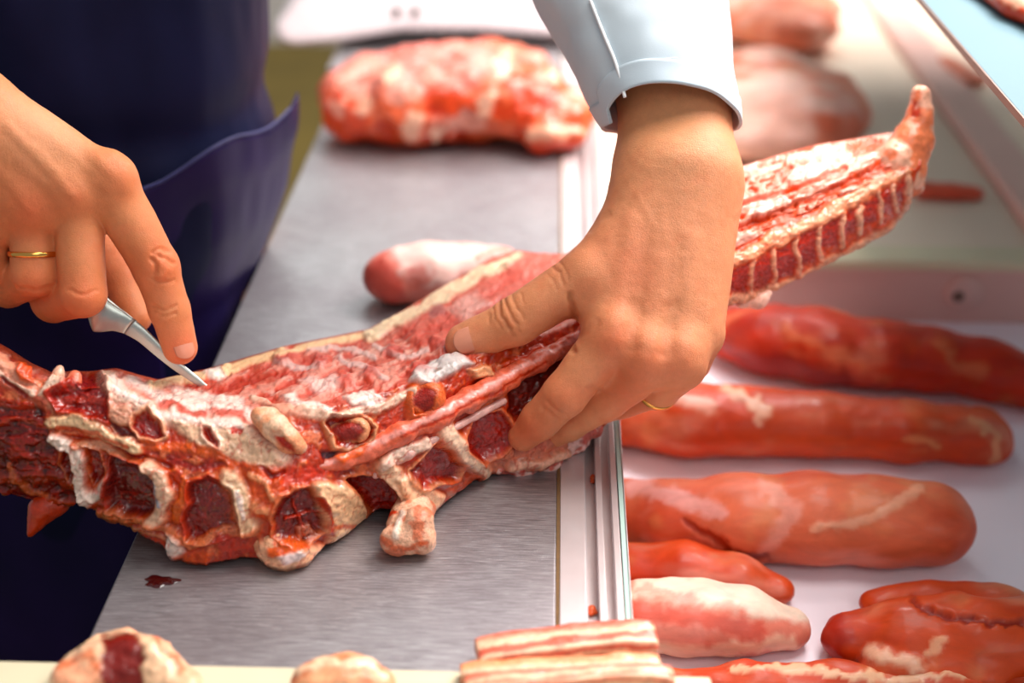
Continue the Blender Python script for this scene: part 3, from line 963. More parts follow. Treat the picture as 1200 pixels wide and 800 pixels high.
# ------------------------------------------------------------------ the knife
def knife():
    root = empty('boning_knife', P(120, 365, .888))
    tag(root, 'narrow silvery boning knife in the ringed left-hand fist, tip in the meat', 'knife')
    # outline stations along the blade: x, y centre, half width px, depth
    tip = P(261, 466, .892); ha = P(150, 378, .876)
    # along the spine of the knife: x, y, full width in px, distance, half thickness
    st = [(-60, 190, 26, .905, .008), (-10, 232, 28, .90, .008), (50, 284, 28, .892, .0078), (92, 320, 27, .884, .0072), (108, 333, 27, .881, .0068), (120, 343, 30, .880, .0062), (129, 351, 38, .879, .0054), (135, 356, 42, .879, .0046),
          (141, 361, 36, .879, .0036), (148, 366, 27, .879, .0026), (158, 374, 21, .880, .0016), (172, 386, 17, .882, .0012), (190, 404, 15, .885, .0011), (210, 423, 12.5, .888, .0010), (228, 438, 10, .889, .0008), (244, 452, 6.5, .890, .0006),
          (254, 460, 4, .891, .0004), (262, 467, .8, .8915, .0002)]
    D_ = np.array([191.0, 151.0]); D_ /= np.linalg.norm(D_); N_ = np.array([-D_[1], D_[0]])
    A_ = np.array(st); tt = np.linspace(0, len(st) - 1, (len(st) - 1) * 5 + 1)
    S_ = np.stack([np.interp(tt, range(len(st)), A_[:, k]) for k in range(5)], -1)
    for _ in range(2): S_[1:-1] = (S_[:-2] + 2 * S_[1:-1] + S_[2:]) / 4
    cutk = 10 * 5
    for name, sub in (('handle', S_[:cutk + 1]), ('blade', S_[cutk:])):
        v = []; seg = 28
        for (x, y, w, d, t) in sub:
            for j in range(seg):
                u = 2 * math.pi * j / seg; cu, su = math.cos(u), math.sin(u)
                o_ = w / 2 + w / 2 * cu
                v.append(P(x + N_[0] * o_, y + N_[1] * o_, d) + (TO * .93 + UPc * .3) * (t * su * (abs(su) ** .3 if name == 'blade' else 1) * (1 - .35 * cu)))
        m = len(sub)
        f = [(i * seg + j, i * seg + (j + 1) % seg, (i + 1) * seg + (j + 1) % seg, (i + 1) * seg + j) for i in range(m - 1) for j in range(seg)]
        f += [tuple(range(seg))[::-1], tuple((m - 1) * seg + j for j in range(seg))]
        o = adopt(mesh_obj(name, v, f, M_blade, None), root)
    return root
knife()

# ------------------------------------------------------------------ the backbone
BONE = empty('pork_backbone', P(400, 560, .90))
tag(BONE, 'large raw pork backbone with sawn vertebrae, red marrow and loin meat, held across the worktop', 'meat')
Bp = [(-90, 535), (-40, 560), (0, 578), (40, 590), (90, 590), (140, 607), (195, 640), (215, 655), (245, 660), (285, 652), (305, 655), (330, 663), (352, 658), (375, 642), (400, 622), (425, 600),
      (450, 603), (500, 606), (520, 590), (560, 556), (600, 552), (640, 550), (665, 535), (700, 508), (780, 420), (855, 358), (900, 342), (960, 312), (1000, 292), (1040, 270), (1066, 240), (1080, 205)]
Rp = [(-90, 395), (0, 428), (60, 447), (130, 452), (190, 486), (290, 503), (340, 484), (400, 474), (480, 448), (540, 424), (660, 384), (760, 330), (860, 292), (960, 243), (1040, 205), (1080, 182)]
Tp = [(-90, 365), (0, 412), (28, 430), (55, 442), (75, 440), (100, 440), (130, 436), (180, 450), (240, 437), (330, 410), (430, 390), (470, 368), (530, 332), (575, 305), (605, 296), (636, 300),
      (665, 300), (700, 270), (780, 235), (870, 198), (920, 182), (960, 172), (1000, 166), (1045, 158), (1080, 162)]
dRp = [(-90, .80), (0, .815), (150, .815), (300, .818), (400, .83), (540, .868), (660, .915), (760, .93), (860, .935), (1080, .985)]
dTp = [(-90, .84), (0, .86), (180, .91), (300, .94), (430, .98), (530, 1.03), (605, 1.075), (665, 1.06), (740, 1.01), (870, .985), (1080, 1.03)]
X0, X1, DX = -90, 1080, 1.35
xs_ = np.arange(X0, X1 + .1, DX); ncol = len(xs_)
ip = lambda pts, x: np.interp(x, [a for a, b in pts], [b for a, b in pts])
sm = lambda a, k=5: np.convolve(np.pad(a, k, mode='edge'), np.hanning(2 * k + 3)[1:-1] / np.hanning(2 * k + 3)[1:-1].sum(), 'valid')
yB = sm(ip(Bp, xs_), 3); yR = sm(ip(Rp, xs_), 12); yT = sm(ip(Tp, xs_), 4)
dB = depth_z(xs_, yB, 0.004)
dB = np.where(xs_ < 215, np.interp(xs_, [-90, 0, 215], [.845, .835, dB[np.argmin(abs(xs_ - 215))]]), dB)
dBr = np.interp(xs_, [640, 700, 860, 1080], [dB[np.argmin(abs(xs_ - 640))], .94, .95, 1.0])
dB = np.where(xs_ > 640, dBr, dB); dB = sm(dB, 14)
dR = sm(ip(dRp, xs_), 20); dT = sm(ip(dTp, xs_), 20)
nf, ntp = 118, 112       # rows on the sawn face, rows on the meaty top
rows_x = []; rows_y = []; rows_d = []
for i in range(nf):
    t = i / nf
    rows_y.append(yB + (yR - yB) * t)
    bul = -0.010 * math.sin(math.pi * t)       # belly of the face
    dd_ = dB + (dR - dB) * (t ** 0.8) + bul
    rows_d.append(dd_)
for i in range(ntp + 1):
    t = i / ntp
    rows_y.append(yR + (yT - yR) * t)
    rows_d.append(dR + (dT - dR) * t - 0.012 * math.sin(math.pi * t))
GY = np.array(rows_y); GD = np.array(rows_d); GX = np.tile(xs_, (len(GY), 1))
# round the ridge
for _ in range(10):
    GD[1:-1] = (GD[:-2] + 2 * GD[1:-1] + GD[2:]) / 4
G = P(GX, GY, GD)
# back and underside
top_row = G[-1]; bot = G[0]
nb = 26; backrows = []
thick = np.interp(xs_, [-90, 150, 250, 640, 720, 1080], [.045, .05, .2, .2, .05, .03])
for i in range(1, nb):
    t = i / nb
    a = math.pi * t
    down = np.minimum(top_row[:, 2] - 0.004, thick)
    s1 = sstep(0, .5, t)
    pos = top_row.copy()
    mid = top_row + np.stack([np.zeros(ncol), np.full(ncol, .016), -down * .5], -1)
    low = top_row + np.stack([np.zeros(ncol), np.full(ncol, -.006), -down], -1)
    if t < .3:
        u = t / .3; pos = top_row * (1 - u) ** 2 + (top_row + [0, .02, -.0]) * 2 * u * (1 - u) + mid * u * u
    elif t < .6:
        u = (t - .3) / .3; pos = mid * (1 - u) ** 2 + (mid + np.stack([0 * down, 0.004 + 0 * down, -down * .4], -1)) * 2 * u * (1 - u) + low * u * u
    else:
        u = (t - .6) / .4; pos = low * (1 - u) + bot * u
    backrows.append(pos)
G = np.concatenate([G, np.array(backrows)]); nrow = len(G)
V = G.reshape(-1, 3)
r_, c_ = np.meshgrid(np.arange(nrow), np.arange(ncol - 1), indexing='ij')
i0 = (r_ * ncol + c_).ravel(); i1 = i0 + 1; i2 = (((r_ + 1) % nrow) * ncol + c_ + 1).ravel(); i3 = i2 - 1
fQ = np.stack([i0, i1, i2, i3], -1)
nt_ = vnormals(V, fQ)
if (nt_[(nf // 2) * ncol + 300] * (CAM - V[(nf // 2) * ncol + 300])).sum() < 0:
    fQ = fQ[:, ::-1]
B = Brush(V, fQ, (178, 58, 36), warp=2.8, wscale=17, seed=21)
B.lab = np.zeros(len(V), int); parts_ = []
rowi = np.repeat(np.arange(nrow), ncol)
B.face = (rowi <= nf + ntp).astype(float)
isface = 1 - sstep(nf - 4, nf + 4, rowi); istop = (1 - isface) * (rowi <= nf + ntp)
X, Y = B.x, B.y
q2 = np.stack([X / 16, Y / 16, 0 * X], -1)
N1 = fbm(q2, 4, 31); N2 = fbm(q2 * 2.6 + 7, 3, 33)
# face: raw red tissue between paler membranes
B.apply(sstep(.48, .62, N1) * isface * .75, (222, 128, 92), .0010)
B.apply(sstep(.55, .7, N2) * isface * .6, (140, 24, 12), -.0012)
# top: loin meat grain running along the piece
ang = math.radians(-28)
ua = X * math.cos(ang) + Y * math.sin(ang); va = -X * math.sin(ang) + Y * math.cos(ang)
g1 = fbm(np.stack([ua / 26 + N1 * 1.5, va / 7 + N1 * 1.5, 0 * X], -1), 4, 41)
g2 = fbm(np.stack([ua / 14, va / 6, 0 * X + 4], -1) + N1[:, None] * 1.5, 3, 45)
B.apply(istop * 1.0, (196, 96, 80), 0)
B.apply(istop * sstep(.5, .64, g1), (212, 138, 122), .0003)
B.apply(istop * (1 - sstep(.36, .48, g1)) * .85, (178, 72, 60), -.0006)
B.apply(istop * sstep(.6, .68, g2) * .45, (228, 182, 166), .0001)
B.apply(istop * (1 - sstep(.3, .4, g2)) * .6, (164, 54, 42), -.0003)
DK = (104, 9, 5); MR = (142, 18, 9); RD = (180, 48, 26); CR = (238, 198, 174); FW = (232, 208, 196); PE = (236, 170, 134); YL = (230, 190, 150); OR = (214, 92, 52)
b = B
# ---- far left
b.poly([(-90, 430), (0, 468), (50, 480), (62, 520), (80, 560), (110, 600), (40, 592), (-90, 545)], DK, -.002, .95, 5)
B.dots(.010, .5, (150, 30, 16), .0022, .8, seed=77, width=.15, stretch=(1, 1, 2), mask=((X < 110) & (Y > 470)) * 1.0)
B.dots(.006, .56, (60, 6, 4), -.001, .8, seed=78, width=.12, mask=((X < 110) & (Y > 470)) * 1.0)
b.line([(-20, 500), (20, 492), (58, 500)], 2.5, (180, 60, 36), .001, .7); b.line([(10, 520), (40, 540), (52, 566)], 3, (170, 44, 26), .001, .7)  # lighter strokes painted in for the wet glistening of the cavity
b.line([(-90, 378), (0, 425), (28, 446), (58, 470)], 9, (222, 150, 124), .002); b.line([(-60, 415), (0, 447), (30, 458), (52, 474)], 7, (196, 96, 76), .0015)
b.line([(-90, 405), (0, 440), (40, 462)], 3, CR, .001); b.line([(-40, 455), (0, 470), (36, 476)], 4, RD, .001)
b.line([(6, 445), (30, 462)], 3, (140, 30, 20), -.001)
b.poly([(14, 424), (28, 424), (38, 436), (40, 448), (26, 444)], (212, 84, 48), .003, 1, 2)
b.poly([(46, 462), (56, 446), (66, 430), (74, 436), (78, 456), (70, 464)], (224, 190, 168), .003, 1, 2.5)
b.line([(0, 560), (60, 560), (120, 590)], 5, (150, 50, 32), .002); b.line([(10, 545), (30, 575), (70, 590)], 4, (190, 96, 66), .001)
# ---- marrow blocks of the upper row
def marrow(pts, dark=MR, rim=PE, rw=4.5, dep=-.0026, rimh=.0022):
    b.line(list(pts) + [pts[0]], rw, rim, rimh, soft=.7); b.poly(pts, dark, dep, 1, 2.6)
    parts_.append('marrow_core'); B.lab[in_poly(B.wx, B.wy, pts) & (B.face > 0)] = len(parts_)
marrow([(58, 462), (86, 448), (100, 436), (116, 440), (128, 458), (126, 494), (100, 488), (70, 478)], MR, RD, 4)
b.line([(72, 470), (98, 466), (120, 470)], 6, (168, 44, 20), .0008, .6)
# cream ridge running right
b.line([(124, 440), (140, 462), (170, 482), (200, 488), (240, 492), (285, 500), (300, 516), (330, 535)], 9, CR, .0016, soft=.9)
b.line([(130, 446), (150, 466), (180, 484), (230, 493), (280, 500)], 4, FW, .0004, soft=.9)
b.poly([(128, 470), (150, 480), (160, 520), (146, 522), (132, 500)], (206, 150, 124), .002, .9, 3)
b.poly([(200, 492), (290, 508), (330, 540), (310, 548), (262, 530), (222, 520)], (230, 190, 158), .002, .9, 4)
marrow([(156, 488), (170, 482), (188, 494), (196, 508), (184, 514), (164, 510), (154, 500)], (146, 18, 8), PE, 4)
marrow([(240, 500), (248, 502), (258, 518), (256, 526), (246, 518), (240, 510)], (150, 26, 14), CR, 4)
b.poly([(274, 502), (284, 503), (282, 510), (275, 509)], (180, 40, 16), -.001, 1, 1.5)
b.line([(172, 520), (210, 526), (250, 530), (285, 548)], 6, OR, .001, .8); b.line([(200, 536), (225, 548), (262, 545)], 4, (150, 30, 16), -.001)
# yellow sinew diagonal
b.line([(60, 494), (90, 494), (122, 508), (160, 526)], 7, YL, .003); b.line([(70, 500), (110, 506), (150, 522)], 2.5, (190, 60, 28), .0, .8)
b.line([(80, 512), (120, 522), (165, 536), (200, 546)], 4, (150, 24, 14), -.002)
b.poly([(128, 492), (150, 498), (160, 512), (140, 508)], DK, -.003, 1, 2)
# ---- lower row: bone separators and marrow
def sep(pts, w, c=CR, h=.004): b.line(pts, w * 1.5, (206, 96, 62), h * .35); b.line(pts, w, c, h)
marrow([(74, 524), (84, 528), (88, 556), (80, 566), (70, 545)], (128, 16, 8), (196, 110, 80), 2.5)
marrow([(100, 524), (116, 530), (124, 556), (112, 568), (100, 545)], (132, 18, 10), (196, 110, 80), 2.5)
sep([(66, 514), (84, 520), (94, 538), (92, 566), (104, 582), (122, 574), (128, 562)], 6, (228, 204, 190))
sep([(92, 520), (120, 522), (150, 540), (182, 552)], 4, (210, 140, 110), .002)
marrow([(132, 534), (168, 546), (178, 562), (184, 590), (176, 602), (128, 596), (126, 572)], DK, RD, 3, -.004)
sep([(176, 546), (190, 560), (196, 580), (188, 604), (182, 610)], 7.5, (226, 184, 156))
b.line([(184, 566), (190, 590)], 2.2, (160, 160, 168), .001); b.line([(204, 552), (218, 570), (214, 590), (206, 610)], 6, (216, 104, 62), .002)
b.poly([(198, 552), (214, 548), (214, 568), (202, 574)], (190, 60, 30), -.001, 1, 2)
marrow([(222, 566), (244, 560), (268, 570), (276, 600), (282, 622), (250, 634), (222, 630), (214, 612), (224, 592)], (120, 14, 8), (196, 60, 34), 3.5, -.0045)
sep([(270, 560), (280, 580), (288, 606), (292, 616)], 10, (238, 196, 160)); b.line([(276, 575), (286, 600)], 3, FW, .001)
b.line([(120, 598), (160, 606), (200, 622), (225, 636), (262, 622), (296, 620)], 4.5, (214, 120, 84), .003)
b.line([(60, 588), (120, 606), (170, 624), (205, 640)], 6, (176, 62, 38), .002); b.line([(100, 596), (150, 612), (196, 632)], 2, (206, 130, 96), .001, .8)
b.poly([(196, 624), (212, 630), (220, 644), (210, 652), (200, 640)], (222, 200, 188), .003, 1, 2.5)
b.poly([(204, 646), (236, 640), (252, 650), (246, 662), (216, 660)], (206, 84, 50), .002, .9, 4); b.poly([(250, 626), (290, 626), (296, 646), (262, 656)], (186, 44, 24), .001, .9, 4)
# middle tangle
b.poly([(285, 540), (330, 548), (336, 580), (318, 612), (296, 600), (290, 566)], (208, 84, 50), .003, .9, 5)
b.line([(292, 556), (312, 566), (322, 584)], 4, (230, 150, 110), .002); b.line([(306, 546), (318, 556), (332, 552)], 3, (150, 22, 12), -.002); b.line([(298, 590), (314, 596)], 5, (222, 140, 100), .002)
marrow([(332, 582), (344, 574), (362, 572), (374, 590), (379, 622), (362, 634), (344, 640), (322, 628), (322, 604)], (116, 14, 8), (222, 120, 82), 4, -.005)
b.line([(334, 608), (356, 602), (374, 600)], 1.6, (180, 50, 30), .003); b.line([(345, 585), (352, 610), (360, 630)], 1.4, (176, 46, 28), .003)
b.poly([(348, 618), (366, 616), (372, 626), (352, 634)], (190, 110, 86), .003, .9, 2)
b.poly([(366, 566), (400, 566), (416, 578), (432, 604), (402, 622), (384, 634), (376, 604)], (238, 192, 152), .005, 1, 4)
b.line([(372, 584), (380, 600), (384, 624)], 2.5, RD, -.001); b.line([(384, 612), (410, 612)], 3, (214, 110, 76), 0)
b.poly([(304, 630), (330, 640), (362, 640), (376, 640), (352, 664), (318, 664), (302, 648)], (232, 176, 142), .005, 1, 5); b.line([(322, 642), (352, 636)], 5, (222, 100, 60), 0); b.poly([(326, 646), (344, 642), (350, 648), (334, 656)], (240, 216, 212), .001, 1, 2)
marrow([(404, 562), (424, 556), (446, 556), (462, 572), (473, 592), (468, 612), (450, 622), (436, 608), (424, 584)], (134, 18, 10), (226, 130, 92), 4, -.005)
sep([(448, 544), (462, 556), (478, 580), (486, 600), (484, 606)], 10, (236, 196, 164)); b.poly([(462, 556), (490, 550), (504, 572), (520, 580), (512, 598), (486, 604)], (236, 186, 150), .003, .9, 4)
marrow([(478, 548), (492, 540), (514, 516), (526, 530), (541, 548), (532, 562), (512, 566), (492, 568)], (140, 22, 12), (228, 150, 112), 3.5, -.004)
sep([(522, 506), (532, 520), (548, 540), (566, 548)], 8, (238, 200, 172)); b.line([(448, 540), (474, 530), (500, 518)], 6, (232, 196, 176), .003)
b.poly([(520, 566), (540, 556), (566, 548), (556, 560), (530, 580)], (206, 84, 54), .002, .9, 3)
marrow([(540, 514), (552, 494), (584, 478), (598, 490), (600, 516), (586, 530), (562, 538), (548, 528)], (158, 26, 14), (220, 120, 86), 3.5, -.003)
b.poly([(566, 540), (620, 520), (690, 495), (700, 510), (650, 545), (580, 552)], (216, 130, 104), .002, .8, 5)
b.line([(600, 546), (640, 542), (660, 530)], 6, (236, 176, 150), .003)
# dark cleft below the cord
b.poly([(330, 552), (400, 540), (405, 552), (360, 566), (336, 566)], (190, 50, 30), -.001, .9, 4)
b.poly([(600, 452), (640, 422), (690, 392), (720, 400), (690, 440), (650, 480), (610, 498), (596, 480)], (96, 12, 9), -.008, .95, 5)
b.poly([(376, 528), (404, 524), (412, 534), (384, 540)], (70, 52, 66), -.003, .9, 3)
# ---- upper row around the cord
marrow([(378, 494), (386, 486), (420, 490), (436, 500), (434, 514), (408, 524), (392, 520), (384, 508)], (150, 30, 14), (226, 160, 120), 4.5, -.002, .004)
marrow([(486, 458), (494, 452), (506, 458), (508, 472), (498, 484), (484, 488), (484, 472)], (150, 24, 12), (222, 108, 70), 8, -.003, .005)
b.line([(520, 480), (545, 460), (575, 448), (610, 432)], 8, (176, 40, 24), -.002); b.poly([(548, 434), (570, 430), (580, 438), (560, 444)], (228, 160, 120), .003, 1, 2)
b.line([(590, 426), (620, 418), (632, 410)], 4, (206, 80, 56), .003)
# ---- top: fat and silver skin patches
b.poly([(180, 456), (205, 452), (250, 474), (290, 480), (296, 496), (240, 492), (190, 480)], (206, 140, 126), .001, .7, 4)
b.line([(150, 448), (190, 468), (240, 480), (292, 486)], 5, FW, .0005, soft=.9); b.line([(210, 462), (245, 466), (280, 474)], 7, FW, .0004, .85)
b.line([(190, 472), (215, 484), (240, 488)], 4, (190, 88, 76), 0, .9); b.poly([(240, 482), (286, 484), (290, 494), (262, 496)], (190, 86, 72), 0, .9, 3)
b.poly([(330, 465), (346, 460), (352, 472), (388, 476), (382, 486), (352, 480)], FW, .0015, 1, 3)
b.poly([(400, 464), (440, 458), (452, 466), (444, 480), (414, 474)], FW, .0015, 1, 3); b.poly([(352, 446), (392, 440), (400, 452), (372, 462)], (226, 190, 180), .001, .8, 5)
b.poly([(478, 446), (505, 424), (534, 416), (556, 428), (520, 440), (498, 452)], (204, 190, 184), .003, 1, 4); b.line([(506, 436), (514, 433)], 1.2, (140, 120, 110), 0)
b.line([(300, 470), (330, 480), (380, 486), (440, 480), (480, 462)], 4.5, CR, .002, .9)
b.poly([(300, 474), (344, 490), (360, 486), (330, 470)], (206, 120, 96), 0, .6, 4)
for pts in ([(325, 420), (350, 432), (380, 430)], [(400, 420), (430, 432), (452, 446)], [(440, 404), (470, 420), (500, 412)], [(360, 412), (410, 408), (440, 420)]):
    b.line(pts, 3, (216, 186, 178), .001, .7)
for x_, y_ in ((334, 416), (436, 438), (462, 410), (488, 432), (404, 446), (376, 424), (515, 405)):
    b.poly([(x_ - 12, y_ + 4), (x_ - 4, y_ - 6), (x_ + 10, y_ - 5), (x_ + 13, y_ + 4), (x_, y_ + 9)], (188, 84, 74), .003, .75, 4)
# red fold right of the fat strip
b.poly([(470, 385), (540, 345), (600, 305), (650, 300), (660, 340), (600, 372), (530, 400), (490, 408)], (204, 90, 76), .003, .75, 8)
b.poly([(520, 366), (556, 344), (574, 358), (552, 384)], (222, 168, 156), .001, .7, 6); b.poly([(586, 312), (640, 298), (654, 318), (610, 330)], (214, 112, 98), .003, .7, 5)
b.poly([(500, 360), (520, 350), (520, 372), (506, 378)], (96, 70, 78), 0, .5, 4)
# fat strip along the back edge
def upw(pts, w, c, h, s=.35): b.line(pts, w, c, h, soft=s)
upw([(176, 452), (210, 446), (240, 438), (262, 432)], 6, (232, 196, 156), .002); b.poly([(236, 438), (256, 432), (266, 438), (258, 446), (244, 444)], (240, 228, 214), .001, 1, 2)
upw([(262, 434), (320, 416), (380, 402), (430, 391)], 4.5, (230, 188, 146), .001); upw([(430, 392), (470, 376), (500, 360), (530, 342), (566, 320), (604, 304)], 8, (230, 200, 166), .0018)
b.line([(470, 362), (510, 340), (560, 312)], 3, (176, 70, 58), -.002, .8)
# ---- tail right of the hand
mt_ = sstep(830, 850, X)
g3 = fbm(np.stack([ua / 30 + N1 * 2, va / 9 + N1 * 2, 0 * X + 9], -1), 3, 61)
B.apply(mt_ * istop, (226, 146, 124), .001); B.apply(mt_ * istop * sstep(.5, .62, g3), (230, 178, 162), .001); B.apply(mt_ * istop * (1 - sstep(.38, .46, g3)), (218, 88, 54), -.002)
B.apply(mt_ * isface, (226, 84, 48), 0)
b.line([(840, 312), (900, 286), (960, 256), (1010, 226), (1060, 200)], 7, (238, 160, 124), .002)
for k, (cx, cy, hw, hh) in enumerate(((868, 330, 12, 22), (894, 322, 12, 24), (921, 306, 12, 22), (948, 290, 12, 21), (974, 274, 11, 20), (998, 262, 9, 20), (1020, 248, 9, 19), (1040, 238, 8, 18), (1058, 226, 6, 16))):
    sl = -3
    sq_ = [(cx - hw, cy - hh + 8), (cx + hw, cy - hh - 4), (cx + hw - 2, cy + hh - 8), (cx - hw + 1, cy + hh - 1)]
    b.poly(sq_, (186, 40, 18), -.0012, 1, 3); parts_.append('marrow_core'); B.lab[in_poly(B.wx, B.wy, sq_)] = len(parts_)
    b.line([(cx + hw + 1, cy - hh - 2), (cx + hw + 2, cy + hh - 8)], 3.0, (244, 176, 144), .0012)
b.line([(850, 352), (890, 345), (930, 326), (970, 306), (1010, 286), (1045, 264), (1066, 238)], 4, (240, 170, 136), .002)
for pts in ([(862, 270), (920, 246), (980, 216), (1040, 190)], [(870, 240), (930, 222), (990, 196)]):
    b.line(pts, 3, (206, 84, 54), -.003, .8)
# fine relief everywhere
strip = [(176, 456), (210, 450), (262, 438), (330, 418), (430, 397), (478, 384), (508, 368), (540, 350), (574, 328), (612, 306), (640, 292), (560, 280), (430, 360), (300, 400), (170, 436)]
in_s = in_poly(B.x, B.y, strip) & (B.face > 0)
parts_.append('back_fat'); B.lab[in_s] = len(parts_)
calm = 1 - .85 * in_s
tt_ = (rowi - nf) / ntp
B.disp += ((N2 - .5) * .0014 * (1 - .4 * istop) + (fbm(np.stack([X / 5, Y / 5, 0 * X], -1), 2, 71) - .5) * .0009) * calm
B.disp += istop * (g1 - .5) * .002 * calm
fine = fbm(np.stack([X / 3.2, Y / 3.2, 0 * X + 2], -1), 2, 91)
B.col *= (1 + (fine - .5) * .5 * (1 - .6 * istop))[:, None]
vein = 1 - sstep(.006, .03, np.abs(fbm(np.stack([X / 13, Y / 13, 0 * X + 5], -1), 3, 93) - .5))
B.apply(vein * .55 * (B.face > 0) * (1 - .4 * istop), (186, 44, 26), -.0003)
B.disp *= B.face
# taper the relief at the hidden seams
B.col = B.col * np.where((rowi > nf + ntp), .0, 1)[:, None] + lin((176, 84, 62)) * np.where((rowi > nf + ntp), 1.0, 0)[:, None]
B.done()
caps0 = np.arange(nrow) * ncol; caps1 = caps0 + ncol - 1
nV = len(B.v)
fc = [(caps0[i], caps0[(i + 1) % nrow], nV, nV) for i in range(nrow)] + [(caps1[(i + 1) % nrow], caps1[i], nV + 1, nV + 1) for i in range(nrow)]
nrm_all = vnormals(B.v, fQ)
tris = np.array([(a_, b_, c_) for a_, b_, c_, _ in fc])
fl_ = B.lab[fQ]; whole = (fl_ == fl_[:, :1]).all(1); flab = np.where(whole, fl_[:, 0], 0)
ftop = rowi[fQ].min(1) >= nf
kind_ = np.where(flab > 0, flab, np.where(ftop & (rowi[fQ].max(1) <= nf + ntp), -1, -2))
def sub_mesh(name, sel, mt, parent):
    ff = fQ[sel]; used, inv = np.unique(ff, return_inverse=True)
    return mesh_obj(name, B.v[used], inv.reshape(ff.shape), mt, parent, B.col[used], nrm=nrm_all[used])
spine_ = adopt(sub_mesh('spine', kind_ == -2, M_meat, None), BONE)
loin_ = adopt(sub_mesh('loin_meat', kind_ == -1, M_top, None), BONE)
tag(loin_, 'pink marbled meat on top of the backbone'); tag(spine_, 'sawn red and cream face of the backbone')
for k_, nm_ in enumerate(parts_, 1):
    if (kind_ == k_).sum() > 12:
        oo = sub_mesh(nm_, kind_ == k_, M_marrow if nm_ == 'marrow_core' else M_fat, spine_ if nm_ == 'marrow_core' else loin_)
for e_, nm_ in ((caps0, 0), (caps1, 1)):
    pass
capm = mesh_obj('cut_end', np.vstack([B.v[caps0], B.v[caps0].mean(0)]), [((i + 1) % nrow, i, nrow) for i in range(nrow)], M_meat, None, np.tile(lin((190, 70, 50)), (nrow + 1, 1))); adopt(capm, BONE)
capm = mesh_obj('cut_end', np.vstack([B.v[caps1], B.v[caps1].mean(0)]), [(i, (i + 1) % nrow, nrow) for i in range(nrow)], M_meat, None, np.tile(lin((230, 120, 90)), (nrow + 1, 1))); adopt(capm, BONE)
# end caps as their own fans in the same look
BB = B


def face_d(x, y):
    """distance of the backbone surface at a pixel"""
    w = np.hypot(BB.x - x, BB.y - y); w[rowi > nf + ntp] = 1e9
    return BB.d[np.argmin(w)]


def lump(name, nodes, base, mt, parent=None, h=.0011, k=.006, amp=.0012, nsc=.008, brush=None, seed=0, warp=2.0, worldpts=False, squash=None):
    """nodes: chains of (x, y, d, rpx)"""
    chains = nodes if isinstance(nodes[0], list) else [nodes]
    ps = [];
    for ch in chains:
        for q in ch:
            c = P(q[0], q[1], q[2]); r = q[3] * q[2] / F; ps += [c - r - k - 3 * h, c + r + k + 3 * h]
    ps = np.array(ps); fd = Field(ps.min(0), ps.max(0), h)
    for ch in chains:
        if len(ch) == 1: ch = ch * 2
        for a, b2 in zip(ch[:-1], ch[1:]):
            fd.cone(P(*a[:3]), P(*b2[:3]), a[3] * a[2] / F, b2[3] * b2[2] / F, k, squash=squash)
    v, f = fd.mesh()
    Bx = Brush(v, f, base, warp=warp, wscale=10, seed=seed)
    if brush: brush(Bx)
    Bx.disp += (fbm(Bx.v / nsc, 3, seed + 3) - .5) * 2 * amp
    Bx.done()
    o = mesh_obj(name, Bx.v, f, mt, None, Bx.col)
    if parent is not None: adopt(o, parent)
    return o


# the pink spinal cord lying in its canal
cp = [(376, 546), (400, 538), (430, 528), (470, 508), (510, 490), (550, 468), (590, 446), (630, 424), (668, 402), (700, 380)]
cn = [(x, y, face_d(x, y) + o_, r) for (x, y), r, o_ in zip(cp, (7, 10, 12, 13, 13, 13, 12.5, 12, 10, 9), (.004, .002, .001, .0005, 0, -.001, -.002, -.002, -.002, -.002))]
def cordb(B):
    B.dots(.012, .5, (226, 110, 84), seed=3, amt=.8); B.line([(x, y - 3) for x, y in cp], 3, (240, 170, 160), .0, .7); B.line([(470, 512), (550, 474), (640, 426)], 1.6, (180, 40, 24), -.0006, .8)
    B.poly([(392, 534), (420, 520), (436, 522), (420, 536), (400, 544)], (222, 96, 52), .001, .9, 2)
o = lump('spinal_cord', cn, (222, 118, 96), M_meat, BONE, k=.004, brush=cordb, seed=3, amp=.0022)
tag(o, 'smooth pink cord lying in the canal of the backbone')
# thin second strand
cp2 = [(440, 556), (480, 532), (520, 508), (556, 488), (590, 470)]
lump('sinew', [(x, y, face_d(x, y) - .001, 4.5) for x, y in cp2], (220, 170, 160), M_meat, BONE, k=.003, seed=5, amp=.0008)
# bone foot that stands on the steel
def footb(B):
    B.dots(.007, .5, (222, 110, 76), seed=2, amt=.75); B.line([(447, 632), (470, 644), (500, 636)], 3, (210, 90, 54), .0, .8); B.line([(470, 600), (462, 630)], 3, (246, 222, 204), .001)
    B.line([(452, 606), (462, 600)], 3, (200, 60, 34), 0)
dF = float(depth_z(475, 642, .006))
o = lump('spinous_process', [[(486, 572, face_d(486, 572) + .008, 14), (486, 594, face_d(486, 594) + .003, 20), (480, 612, (dF + face_d(488, 596)) / 2 + .004, 22), (468, 630, dF, 17)], [(490, 610, dF, 18), (494, 630, dF, 14)], [(460, 634, dF, 12), (496, 633, dF, 12)]],
         (238, 186, 156), M_bone, BONE, k=.008, brush=footb, seed=6, amp=.0016)
tag(o, 'pale blunt bone foot standing on the steel')
o = lump('spinous_process', [[(322, 640, .822, 22), (334, 646, .822, 18)], [(300, 628, .83, 18), (350, 648, .826, 14)]], (236, 178, 142), M_bone, BONE, k=.008, brush=lambda B: (B.dots(.008, .48, (214, 86, 52), seed=4, amt=.8), B.poly([(326, 644), (346, 640), (352, 648), (334, 656)], (244, 222, 214), 0, 1, 3)), seed=8, amp=.0014)
o = lump('spinous_process', [[(225, 648, .835, 13), (245, 652, .833, 10)]], (196, 66, 40), M_meat, BONE, k=.006, seed=9, amp=.0014)
